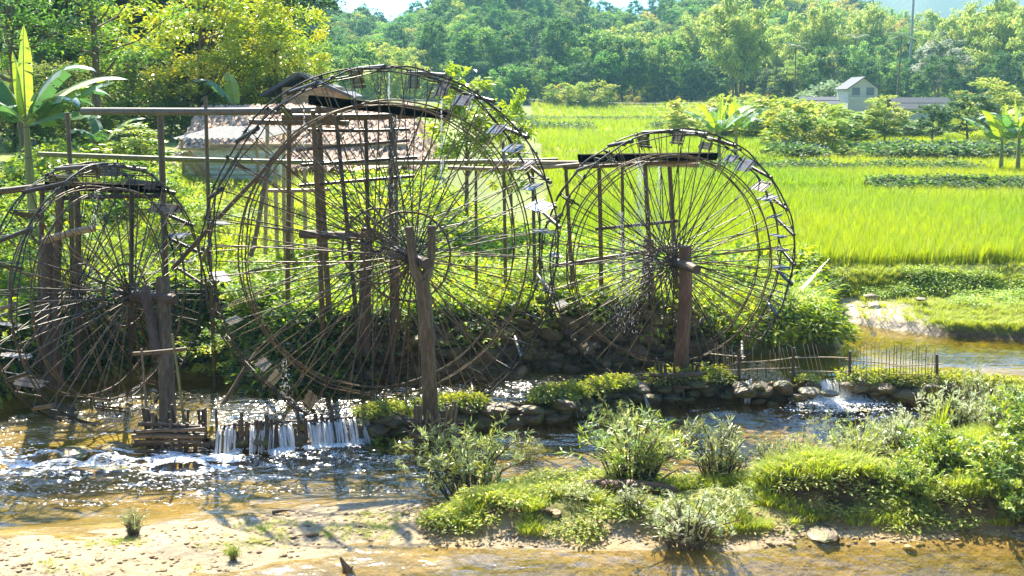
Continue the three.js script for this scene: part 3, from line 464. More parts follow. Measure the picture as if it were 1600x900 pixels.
// the falls themselves: ragged ribbons of falling water
function fallRibbon(b, x, z, nx, nz, w, top, out) { const n = 7; for (let k = 0; k < n; k++) { const p = (t) => { const f = t / n; return [top - top * f ** 1.7, out * (0.25 + f)]; }, [y0, o0] = p(k), [y1, o1] = p(k + 1), tx = -nz, tz = nx, j0 = w * (0.5 + 0.1 * gauss()), j1 = w * (0.5 + 0.1 * gauss()); b.face([V(x + nx * o0 - tx * j0, y0, z + nz * o0 - tz * j0), V(x + nx * o1 - tx * j1, y1, z + nz * o1 - tz * j1), V(x + nx * o1 + tx * j1, y1, z + nz * o1 + tz * j1), V(x + nx * o0 + tx * j0, y0, z + nz * o0 + tz * j0)]); } }
{
  reseed(47); const b = new Builder();
  const pour = (s0, s1, n, w) => { for (let i = 0; i < n; i++) { const s = rr(s0, s1), [x, z] = weirPoint(s), k = Math.floor(s), dx = WEIR[k + 1][0] - WEIR[k][0], dz = WEIR[k + 1][1] - WEIR[k][1], l = Math.hypot(dx, dz); fallRibbon(b, x, z + rr(0, 0.06), -dz / l, dx / l, rr(w * 0.5, w), rr(0.3, 0.4), rr(0.1, 0.34)); } };
  pour(0.05, 0.36, 45, 0.022); pour(0.6, 0.7, 20, 0.02); pour(0.75, 1.0, 16, 0.016); pour(1.02, 1.22, 45, 0.022); pour(1.4, 2.08, 130, 0.022); pour(2.1, 2.2, 8, 0.03); pour(4.8, 4.87, 3, 0.03); pour(6.1, 6.2, 3, 0.03); pour(9.62, 9.75, 8, 0.03); pour(10.6, 10.95, 80, 0.022); pour(7.4, 7.5, 4, 0.03);
  tag(mesh('waterfall', b.geo(), M.fall), 'white water pouring in thin falls over the weir', 'waterfall', null, 'stuff');
  const blob = new THREE.IcosahedronGeometry(1, 1), items = [];
  const scatter = (n, f) => { for (let i = 0; i < n; i++) { const [x, z, y = 0, k = 1] = f(), s = rr(0.004, 0.013) * k; items.push([place(x, y, z, rnd() * 6, s * rr(1, 2.6), s * rr(0.35, 0.8), s, gauss() * 0.3, gauss() * 0.3)]); } };
  scatter(7000, () => { const [x, z] = weirPoint(pick([rr(0.05, 0.35), rr(1.0, 1.2), rr(1.4, 2.1), rr(1.4, 2.1)])); const o = Math.abs(gauss()) * 0.28 + 0.16; return [x + gauss() * 0.1 + o * 0.1, z + o, 0.025 + wave(x, z + o) + rnd() * 0.05 * Math.exp(-o * 4)]; });
  scatter(4500, () => { const [x, z] = weirPoint(rr(10.5, 11.05)); const o = Math.abs(gauss()) * 0.9 + 0.1; return [x + gauss() * (0.15 + o * 0.7), z + o, 0.03 + wave(x, z + o) + rnd() * 0.2 * Math.exp(-o * 4)]; });
  for (let i = 0; i < 16000; i++) {       // streaks in the rapids
    const x = rr(-9.3, -4.2), z = -17.15 + gauss() * 0.6 + (x + 7) * -0.03, f = fbm(x * 1.4, z * 6, 3); if (f < 0.5) continue;
    const y = Math.max(0.012, z < -17.9 ? lerp(0, POOL, ss(-8.4, -4.4, x + (z + 18.5) * 0.6)) : 0.012) + wave(x, z) + 0.01, s = rr(0.004, 0.012); items.push([place(x, y, z, gauss() * 0.4, s * rr(1.5, 4), s * 0.5, s)]);
  }
  for (let i = 0; i < 4000; i++) { const x = rr(-9, 1), z = rr(-17.4, -15.2), f = fbm(x * 0.9 + 4, z * 5, 3); if (f < 0.6) continue; const s = rr(0.003, 0.008); items.push([place(x, 0.016 + wave(x, z), z, gauss() * 0.3, s * rr(1.5, 4), s * 0.4, s)]); }
  copies('foam', blob, M.foam, items, null, 'white foam and spray below the falls and in the rapids', 'foam');
}
{ // stones, clods and roots in the cut bank behind the wheels
  reseed(49); const list = [], roots = new Builder();
  for (let i = 0; i < 9000 && list.length < 900; i++) { const x = rr(-3.4, 4.4), z = rr(-23.3, -20.6), q = {}, h = groundAt(x, z, q); if (q.dl < 0 || q.dl > 0.62 || h > 1.3) continue; const s = rnd() < 0.25 ? rr(0.08, 0.2) : rr(0.03, 0.09), t = rr(0.6, 1.5); list.push([place(x, h, z, rnd() * 6, s * 1.3, s, s, gauss() * 0.4, gauss() * 0.4), lin(t, t * 0.95, t * 0.9)]); if (i % 5 === 0) roots.tube(bent(V(x, h + 0.25, z - 0.02), V(x + gauss() * 0.25, h - rr(0.1, 0.4), z + rr(0.08, 0.25)), 4, 0.06), [0.012, 0.01, 0.008, 0.006, 0.003], 4, undefined, false); }
  copies('bank_stones', stones[1], M.stone, list, null, 'stones and clods stuck in the cut earth bank behind the wheels', 'stones');
  tag(mesh('bank_roots', roots.geo(), M.bark), 'thin roots hanging from the cut earth bank', 'roots', null, 'stuff');
}
// loose stones and driftwood
reseed(53);
const boulder = (label, p, s, sy = 0.7) => { const m = mesh('boulder', pick(stones), M.stone); m.position.copy(p); m.scale.set(s * 1.3, s * sy, s); m.rotation.y = rnd() * 6; return tag(m, label, 'boulder', 'boulders by the water'); };
const put = (px, py, h) => { const q = onLevel(px, py, h); q.y = Math.max(groundAt(q.x, q.z), h - 0.1); return q; };
boulder('rounded boulder on top of the weir before the middle fence post', put(1265, 603, 0.4), 0.17); boulder('smaller mossy boulder just right of the roundest one on the weir', put(1296, 606, 0.38), 0.13);
boulder('pale grey boulder on the grassy terrace below the paddy bank', put(1362, 456, 1.0), 0.13); boulder('flat pale stone lying on the terrace edge', put(1350, 472, 0.9), 0.07); boulder('pale stone by the sandy inlet', put(1297, 492, 0.6), 0.08); boulder('light stone half hidden in the paddy bank weeds', put(1440, 461, 1.0), 0.1); boulder('dark wedge shaped clod at the islet water line', put(1285, 832, 0.05), 0.2, 0.5);
boulder('dark wet boulder in the rapids beside the stake crib', put(178, 692, 0.05), 0.22); boulder('long low rock in the rapids under the smallest wheel', put(110, 700, 0.05), 0.3, 0.5);
{
  const items = []; for (let i = 0; i < 2600; i++) { const onIslet = i % 2, x = onIslet ? rr(-1.2, 8.5) : rr(-9, -1.3), z = onIslet ? rr(-14.9, -13.7) : rr(-15.1, -11.8), q = {}; const h = groundAt(x, z, q); if (h < -0.03 || (onIslet ? q.di > 0.55 && rnd() < 0.9 : q.db < -0.1)) continue; const s = rnd() < 0.025 ? rr(0.03, 0.06) : rr(0.008, 0.028), t = rr(2, 5); items.push([place(x, h + s * 0.2, z, rnd() * 6, s * 1.3, s, s), lin(t * 1.15, t, t * 0.95)]); }
  copies('pebbles', stoneShape(9), M.stone, items, null, 'pebbles strewn on the sandbar and the islet shore', 'pebbles');
}
{
  const a = put(895, 752, 0.35), b = put(1058, 760, 0.3), g = thing('driftwood_log', 'flat brown driftwood log lying on the islet behind the white leaved bush', 'log', a.clone()); a.y += 0.02; b.y += 0.03;
  const L = (v) => v.clone().sub(g.position); mesh('log', new Builder().tube(bent(L(a), L(b), 7, 0.05), [0.05, 0.11, 0.12, 0.11, 0.12, 0.1, 0.1, 0.05], 9).geo(), M.barkRed, g);
  for (const t of [0.15, 0.75]) mesh('branch', new Builder().tube(bent(L(a.clone().lerp(b, t)), L(a.clone().lerp(b, t)).add(V(rr(0.2, 0.5), rr(0.15, 0.35), rr(0, 0.3))), 4, 0.04), [0.025, 0.02, 0.016, 0.012, 0.008], 6).geo(), M.bark, g);
}
{
  const p = put(540, 893, -0.02), g = thing('river_stump', 'small jagged stump sticking out of the near shallows', 'stump', V(p.x, -0.05, p.z));
  mesh('snag', new Builder().tube([V(0.09, -0.1, 0), V(0.03, 0.06, 0), V(-0.02, 0.13, 0.01), V(-0.06, 0.21, 0)], [0.06, 0.055, 0.035, 0.012], 7).geo(), M.bark, g);
  for (const [x, y] of [[0.09, 0.11], [-0.02, 0.17], [0.06, 0.05]]) mesh('splinter', new Builder().tube([V(x * 0.3, 0.02, 0.02), V(x * 0.7, y * 0.6, 0.03), V(x, y, 0.02)], [0.03, 0.02, 0.006], 5).geo(), M.bark, g);
}
{
  const p = put(786, 754, 0.1), g = new THREE.IcosahedronGeometry(1, 3), a = g.attributes.position; for (let i = 0; i < a.count; i++) { const x = a.getX(i), y = a.getY(i), z = a.getZ(i), r = 0.6 + 0.7 * noise(x * 2.5 + 3, y * 2.5 + 8, z * 2.5 + 4); a.setXYZ(i, x * r, y * r, z * r); } g.computeVertexNormals();
  const m = mesh('plastic_bag', g, M.plastic); m.position.set(p.x, p.y + 0.05, p.z); m.scale.set(0.13, 0.07, 0.1); tag(m, 'turquoise plastic bag caught beside the bush in the river', 'bag');
}
{
  const p = put(432, 797, 0.08); tag(mesh('stick', new Builder().tube(bent(p.clone().add(V(-0.06, 0.03, 0)), p.clone().add(V(0.25, 0.03, -0.02)), 4, 0.02), [0.03, 0.025, 0.02, 0.012, 0.006], 6).geo(), M.barkDark), 'dark stick lying on the sandbar edge', 'stick');
}
// bamboo fence along the pool
{
  reseed(61); const g = thing('bamboo_fence', 'low leaning fence of thin bamboo sticks in the pool above the weir', 'fence', V(6, POOL, -22));
  const L = (v) => v.clone().sub(g.position), line = [[1118, 585], [1155, 596], [1240, 592], [1327, 598], [1400, 603], [1462, 604]].map(([a, b]) => onLevel(a, b, POOL - 0.05));
  const along = (t) => { const k = Math.min(line.length - 2, Math.floor(t)); return line[k].clone().lerp(line[k + 1], t - k); };
  for (let i = 0; i < 64; i++) { const t = (i / 63) * 4.96, q = along(t), lean = t > 1.8 && t < 3 ? 0.3 : t < 0.8 ? 0.1 : 0.03, h = (t < 3 ? 0.62 : 0.72) * rr(0.75, 1.15); mesh('stick', new Builder().tube([L(q).add(V(0, -0.15, 0)), L(q).add(V(-lean * 0.5 + gauss() * 0.02, h, -lean))], [0.009, 0.006], 5).geo(), rnd() < 0.35 ? M.caneDark : M.canePale, g); }
  for (const y of [0.2, 0.42]) for (let k = 0; k < 5; k++) mesh('rail', new Builder().tube(bent(L(line[k]).add(V(-0.1, y + gauss() * 0.06, 0.01)), L(line[k + 1]).add(V(0.1, y + gauss() * 0.06, 0.01)), 5, 0.02), 0.011, 5).geo(), M.canePale, g);
  for (const k of [1, 2, 3, 5]) mesh('post', new Builder().tube(bent(L(line[k]).add(V(0.02, -0.3, 0.05)), L(line[k]).add(V(-0.03, 0.62, 0.05)), 4, 0.015), [0.036, 0.032, 0.03, 0.03, 0.026], 7).geo(), M.barkDark, g);
}

// ---------------------------------------------------------------- plants: makers
const LEAF = { bright: [0.36, 0.48, 0.02], mid: [0.19, 0.32, 0.022], dark: [0.045, 0.11, 0.02], yellow: [0.6, 0.58, 0.02], young: [0.48, 0.54, 0.02], blue: [0.1, 0.2, 0.08], pale: [0.42, 0.48, 0.2], olive: [0.2, 0.24, 0.04] };
const upish = (k = 0.8) => V(gauss(), k + Math.abs(gauss()) * 0.6, gauss()).normalize();
// a crown of clumps carried by limbs; returns trunk and crown shapes about the foot of the tree
function treeShapes({ s, height, trunkR, base, rx, ry, rz = rx, clumps, leaves, leafL, leafW, clumpR, colors, droop = 0.2, shell = 0.45, limbs = true, lean = 0, whorl = 0 }) {
  reseed(s);
  const tr = new Builder(), cr = new Builder(true), cy = height - ry, top = V(lean, cy + ry * 0.5, gauss() * 0.3), stem = bent(V(0, -0.3, 0), top, 8, height * 0.03), at = (t) => stem[Math.min(8, Math.max(0, Math.round(t * 8)))];
  tr.tube(stem, stem.map((_, k) => trunkR * (1.15 - 0.95 * (k / 8))), 8);
  for (let k = 0; k < clumps; k++) {
    let d; do { d = V(rr(-1, 1), rr(-1, 1), rr(-1, 1)); } while (d.length() > 1 || d.length() < shell);
    const f = 0.8 + 0.5 * noise(d.x * 2 + s, d.y * 2 + 9, d.z * 2 + 4), c = V(lean + d.x * rx * f, cy + d.y * ry * f, d.z * rz * f);
    if (c.y < base) c.y = base + rnd() * 0.3;
    if (limbs && k % 2 === 0) { const t = Math.min(0.98, Math.max(0.25, (c.y - ry * 0.5) / top.y)), a = at(t).clone(), m = a.clone().lerp(c, 0.5); m.y -= a.distanceTo(c) * 0.08; tr.tube([a, m, c], [trunkR * 0.28, trunkR * 0.17, trunkR * 0.06], 5); }
    const tint = pick(colors), out = V(d.x, 0.25, d.z).normalize(), R = clumpR * rr(0.65, 1.25);
    for (let i = 0; i < leaves; i++) {
      const q = V(gauss(), gauss() * 0.6, gauss()).multiplyScalar(R).add(c), dir = V(gauss(), gauss() * 0.5 - droop, gauss()).addScaledVector(out, 0.5).normalize(), L = leafL * rr(0.6, 1.25);
      cr.leaf(q, dir, upish(), L, leafW * rr(0.7, 1.2), vary(tint, 0.16));
    }
  }
  return { trunk: tr.geo(), crown: cr.geo() };
}
function addTree(name, label, category, shapes, p, turn, scale, mats = [M.bark, M.leaf], group, part = ['trunk', 'crown']) {
  const g = thing(name, label, category, p, turn, group); if (Array.isArray(scale)) g.scale.set(...scale); else g.scale.setScalar(scale);
  mesh(part[0], shapes.trunk, mats[0], g); mesh(part[1], shapes.crown, mats[1], g); return g;
}
const ground = (x, z) => V(x, groundAt(x, z), z);
// narrow leaved riverside bush
function bushShapes({ s, h, r, stems, leaves, leafL = 0.11, leafW = 0.02, colors, lean = 0, twigs = 5, dead = 0 }) {
  reseed(s); const tr = new Builder(), cr = new Builder(true);
  for (let k = 0; k < stems; k++) {
    const a = rnd() * 6.283, d = Math.sqrt(rnd()), tip = V(Math.cos(a) * r * d + lean + gauss() * r * 0.15, h * rr(0.4, 1.08) * (1 - 0.4 * d * d), Math.sin(a) * r * d * 0.8), foot = V(Math.cos(a) * r * d * 0.3 + gauss() * 0.06, -0.06, Math.sin(a) * r * d * 0.25 + gauss() * 0.06), mid = foot.clone().lerp(tip, 0.5).add(V(-(tip.x - foot.x) * 0.14, h * 0.14, -(tip.z) * 0.14)), path = [foot, foot.clone().lerp(mid, 0.55), mid, mid.clone().lerp(tip, 0.55).add(V(0, h * 0.02, 0)), tip];
    tr.tube(path, [0.014, 0.012, 0.009, 0.006, 0.003], 4, undefined, false);
    const tint = pick(colors);
    for (let j = 0; j < twigs; j++) {
      const t = rr(0.16, 1) * 4 * 0.999, p = path[Math.floor(t)].clone().lerp(path[Math.floor(t) + 1], t % 1), e = p.clone().add(V(gauss() * 0.16, rr(-0.02, 0.2), gauss() * 0.16).multiplyScalar(h * 1.1));
      tr.tube([p, e], [0.005, 0.002], 3, undefined, false);
      if (rnd() < dead) continue;
      for (let i = 0; i < leaves; i++) { const q = p.clone().lerp(e, rr(0.1, 1.05)), dir = e.clone().sub(p).normalize().multiplyScalar(0.6).add(V(gauss() * 0.7, gauss() * 0.55 - 0.1, gauss() * 0.7)).normalize(); cr.leaf(q, dir, upish(), leafL * rr(0.6, 1.3), leafW * rr(0.7, 1.3), vary(tint, 0.2), 0.15); }
    }
  }
  return { trunk: tr.geo(), crown: cr.geo() };
}
// tufts and weeds, set out by the thousand
function tuftShape(s, n, h, w, spread, colors, bend = 0.35) {
  reseed(s); const b = new Builder(true);
  for (let i = 0; i < n; i++) {
    const a = rnd() * 6.283, r = Math.sqrt(rnd()) * spread, c = vary(pick(colors), 0.14, 0.1), dir = V(Math.cos(a + gauss()), 0, Math.sin(a + gauss())), side = V(-dir.z, 0, dir.x), H = h * rr(0.6, 1.15), k = bend * rr(0.3, 1.4) * H, o = V(Math.cos(a) * r, 0, Math.sin(a) * r), W = w * rr(0.7, 1.3);
    const p = [0, 0.5, 1].map((t) => o.clone().addScaledVector(dir, k * t * t).add(V(0, H * (t - 0.25 * bend * t * t), 0)));
    b.face([p[0].clone().addScaledVector(side, -W / 2), p[0].clone().addScaledVector(side, W / 2), p[1].clone().addScaledVector(side, W * 0.45), p[1].clone().addScaledVector(side, -W * 0.45)], c);
    b.face([p[1].clone().addScaledVector(side, -W * 0.45), p[1].clone().addScaledVector(side, W * 0.45), p[2]], c);
  }
  return b.geo();
}
function weedShape(s, n, r, h, leafL, leafW, colors) {
  reseed(s); const b = new Builder(true);
  for (let i = 0; i < n; i++) { const a = rnd() * 6.283, d = Math.sqrt(rnd()), q = V(Math.cos(a) * d * r, h * rr(0.15, 1) * (1 - 0.5 * d * d), Math.sin(a) * d * r), dir = V(Math.cos(a) + gauss() * 0.8, gauss() * 0.5 - 0.1, Math.sin(a) + gauss() * 0.8).normalize(); b.leaf(q, dir, upish(1), leafL * rr(0.6, 1.3), leafW * rr(0.7, 1.3), vary(pick(colors), 0.2)); }
  return b.geo();
}
// banana plant: stem, and leaves each with a rib and a blade torn into strips
function bananaLeaf(s, L, W, rise, bendDown, colors) {
  reseed(s); const b = new Builder(true), n = 26, rib = [], c0 = pick(colors);
  for (let k = 0; k <= n; k++) { const t = k / n, an = rise - bendDown * t * t * 1.2; const last = rib[k - 1]; rib.push(last ? last.clone().add(V(Math.cos(an), Math.sin(an), 0).multiplyScalar(L / n)) : V(0, 0, 0)); }
  b.tube(rib, rib.map((_, k) => 0.022 * (1 - 0.85 * (k / n))), 5, [0.4, 0.5, 0.12], false);
  for (const sd of [-1, 1]) {
    let drop = rr(0.1, 0.35), hole = 0;
    for (let k = 3; k < n; k++) {
      if (rnd() < 0.3) { drop = rr(0.05, 0.7); hole = 0.12; } else hole = 0;
      const t0 = k / n, t1 = (k + 1) / n, w = (t) => W * 0.5 * Math.sin(Math.PI * Math.min(1, 0.12 + t * 0.9)) ** 0.6, a = rib[k].clone().lerp(rib[k + 1], hole), e = rib[k + 1], out = V(0.25, -drop, sd * Math.sqrt(1 - Math.min(0.9, drop * drop)));
      const c = vary(c0, 0.08, 0.04); b.face(sd > 0 ? [a, e, e.clone().addScaledVector(out, w(t1)), a.clone().addScaledVector(out, w(t0))] : [a, a.clone().addScaledVector(out, w(t0)), e.clone().addScaledVector(out, w(t1)), e], c);
    }
  }
  return b.geo();
}
const bananaShapes = [bananaLeaf(1, 2.1, 0.62, 0.9, 0.9, [LEAF.bright]), bananaLeaf(2, 2.2, 0.6, 1.1, 1.5, [[0.08, 0.2, 0.05]]), bananaLeaf(3, 1.9, 0.55, 0.75, 1.3, [[0.1, 0.24, 0.06]]), bananaLeaf(4, 1.9, 0.34, 1.35, 0.15, [[0.5, 0.62, 0.04]]), bananaLeaf(5, 2.0, 0.6, 0.5, 0.5, [[0.12, 0.28, 0.05]])];
const bananaStem = new Builder().tube([V(0, -0.2, 0), V(0.02, 0.5, 0), V(0.01, 1.1, 0.01), V(0, 1.6, 0)], [0.13, 0.115, 0.095, 0.06], 10).geo();
M.bananaStem = std({ color: lin(0.34, 0.36, 0.14), map: caneMap, roughness: 0.6 });
function banana(label, p, scale, list, stemH = 1, group) {       // list: [shape, turn, extra pitch, size]
  const g = thing('banana_plant', label, 'banana plant', p, 0, group); g.scale.setScalar(scale);
  mesh('stem', bananaStem, M.bananaStem, g).scale.set(0.78, stemH, 0.78);
  list.forEach(([k, turn, pitch = 0, size = 1]) => { const m = mesh('leaf', bananaShapes[k], M.leafShiny, g); m.position.set(0, 1.5 * stemH, 0); m.rotation.set(0, turn, pitch, 'YXZ'); m.scale.setScalar(size); });
  return g;
}

// ---------------------------------------------------------------- thatched house and tin shed on the bank
{
  reseed(71); const Z = 36, w0 = D(262, 250, Z), w1 = D(668, 250, Z), ridgeA = D(318, 168, Z + 3.6), ridgeB = D(640, 163, Z + 3.6), y0 = D(400, 262, Z).y, gy = groundAt((w0.x + w1.x) / 2, -Z) - 0.1;
  const g = thing('thatched_house', 'low house with a wide roof of dry brown thatch behind the largest wheel', 'house', V((w0.x + w1.x) / 2, gy, -Z - 2)); const L = (v) => v.clone().sub(g.position);
  const e = [V(w0.x, y0, -Z), V(w1.x, y0, -Z), V(w1.x, y0, -Z - 7.2), V(w0.x, y0, -Z - 7.2)].map(L), rg = [V(ridgeA.x, ridgeA.y, -Z - 3.6), V(ridgeB.x, ridgeB.y, -Z - 3.6)].map(L), cT = [0.3, 0.22, 0.16];
  const slab = new Builder(true); slab.face([e[0], e[1], rg[1], rg[0]], cT).face([e[2], e[3], rg[0], rg[1]], cT).face([e[3], e[0], rg[0]], cT).face([e[1], e[2], rg[1]], cT).face([e[3], e[2], e[1], e[0]], cT);
  const roof = mesh('roof', slab.geo(), M.thatchSlab, g);
  const strip = new Builder(true); strip.leaf(V(0, 0, 0), V(1, 0, 0), V(0, 1, 0), 1, 0.3, [1, 1, 1], 0.2, 0.6); const items = [];
  for (let i = 0; i < 14000; i++) {
    const side = i % 9 < 7 ? 0 : i % 9 === 7 ? 1 : 2; let p, down;
    const t = rnd(), v = rnd() ** 0.9;
    if (side === 0) { p = e[0].clone().lerp(e[1], t).lerp(rg[0].clone().lerp(rg[1], t), v); down = e[0].clone().sub(rg[0]).setX(0).normalize(); }
    else { const a = side === 1 ? e[3] : e[1], c = side === 1 ? e[0] : e[2], r = rg[side === 1 ? 0 : 1]; p = a.clone().lerp(c, t).lerp(r, v); down = a.clone().lerp(c, 0.5).sub(r).normalize(); }
    const dir = down.clone().add(V(gauss() * 0.45, gauss() * 0.12, gauss() * 0.2)).normalize(), up = V(gauss() * 0.4, 1, gauss() * 0.4 + 0.4).normalize(), sd = dir.clone().cross(up).normalize(), m4 = new THREE.Matrix4().makeBasis(dir, sd.clone().cross(dir), sd), s = rr(0.18, 0.5); m4.scale(V(s, s, s)); m4.setPosition(p.add(V(0, 0.05 + rnd() * 0.08, 0.02))); const k = rr(0.45, 1.35); items.push([m4, lin(0.7 * k, 0.53 * k, 0.4 * k)]);
  }
  copies('thatch', strip.geo(), M.thatch, items, roof);
  const wall = new Builder(); wall.box(V(w0.x + 0.9, gy, -Z - 0.9).sub(g.position).add(V(0, 0.6, 0)), V(w1.x - 0.7, gy, -Z - 0.9).sub(g.position).add(V(0, 0.6, 0)), 0.1, 1.5); mesh('wall', wall.geo(), M.board, g);
  for (const t of [0.06, 0.3, 0.55, 0.8, 0.95]) mesh('post', new Builder().tube([L(V(lerp(w0.x, w1.x, t), gy - 0.2, -Z - 0.25)), L(V(lerp(w0.x, w1.x, t), y0 + 0.1, -Z - 0.25))], 0.06, 7).geo(), M.bark, g);
  // rubbish and boards stacked under the eave
  const sh = D(590, 262, 33.5); mesh('lean_to_roof', new Builder().box(L(V(sh.x - 0.9, sh.y - 0.1, -33.8)), L(V(sh.x + 0.9, sh.y + 0.12, -34.4)), 1.3, 0.05).geo(), M.board, g);
  for (const s of [-0.8, 0.75]) mesh('lean_to_post', new Builder().tube([L(V(sh.x + s, groundAt(sh.x + s, -34.1) - 0.1, -34.1)), L(V(sh.x + s, sh.y, -34.1))], 0.05, 6).geo(), M.bark, g);
  const back = D(485, 120, 44), rr2 = new Builder(); rr2.face([L(D(470, 140, 43)), L(D(545, 150, 43)), L(D(545, 122, 45.5)), L(D(474, 112, 45.5))]); 
  const hid = thing('grey_hut', 'dark grey pitched hut roof peeping out behind the thatched house', 'hut', V(D(505, 150, 44).x, groundAt(D(505, 150, 44).x, -44), -44)); const q = (px, py, z) => D(px, py, z).sub(hid.position);
  mesh('roof', new Builder().box(q(476, 116, 44), q(560, 152, 44), 3.2, 0.1).box(q(476, 117, 44), q(420, 150, 44), 3.2, 0.1).geo(), M.slate, hid);
  mesh('wall', new Builder().box(V(-1.3, 1.6, 0), V(0.9, 1.6, 0), 2.4, 3.0).geo(), M.board, hid);
}
{
  reseed(73); const Z = 32.6, a = D(288, 292, Z), b = D(432, 292, Z), g = thing('tin_shed', 'small shed of pale corrugated tin before the thatched house', 'shed', V(a.x, groundAt((a.x + b.x) / 2, -Z), -Z));
  const corrugated = (p, q, r, n) => { const m = new Builder(), u = q.clone().sub(p), v = r.clone().sub(p), nn = u.clone().cross(v).normalize(); const at = (i, j) => p.clone().addScaledVector(u, i / n).addScaledVector(v, j).addScaledVector(nn, 0.025 * Math.cos(i * Math.PI)); for (let i = 0; i < n; i++) m.face([at(i, 0), at(i + 1, 0), at(i + 1, 1), at(i, 1)]); return m.geo(); };
  const L = (v) => v.clone().sub(g.position), y1 = D(300, 216, Z).y, yb = g.position.y - 0.1, yw = D(300, 234, Z).y;
  mesh('front_wall', corrugated(L(V(a.x, yb, -Z)), L(V(a.x, yw, -Z)), L(V(b.x - 0.55, yb, -Z)), 18), M.zincWall, g);
  mesh('side_wall', corrugated(L(V(b.x, yb, -Z - 1.2)), L(V(b.x, yw, -Z - 1.2)), L(V(b.x - 0.5, yb, -Z - 0.02)), 18), M.zincWall, g);
  mesh('door', corrugated(L(V(b.x - 0.5, yb, -Z + 0.02)), L(V(b.x - 0.5, yw - 0.1, -Z + 0.02)), L(V(b.x + 0.12, yb, -Z + 0.1)), 14), M.zincWall, g);
  mesh('roof', corrugated(L(V(a.x - 0.15, y1 - 0.0, -Z + 0.35)), L(V(b.x - 0.15, y1 + 0.0, -Z + 0.35)), L(V(a.x + 0.75, y1 + 0.3, -Z - 1.4)), 34), M.zinc, g);
  for (const [x, z] of [[a.x, -Z], [b.x - 0.5, -Z], [b.x, -Z - 1.3], [a.x + 0.4, -Z - 1.3]]) mesh('post', new Builder().tube([L(V(x, yb, z + 0.04)), L(V(x, y1 + (z < -Z - 1 ? 0.2 : 0.0), z + 0.04))], 0.04, 6).geo(), M.board, g);
  mesh('rail', new Builder().box(L(V(a.x, yw + 0.02, -Z + 0.05)), L(V(b.x, yw + 0.02, -Z + 0.05)), 0.04, 0.06).geo(), M.board, g);
  mesh('board', new Builder().box(L(V(a.x + 0.12, yw - 0.1, -Z + 0.1)), L(V(a.x + 0.85, yb + 0.3, -Z + 0.16)), 0.03, 0.3).geo(), M.board, g);
}

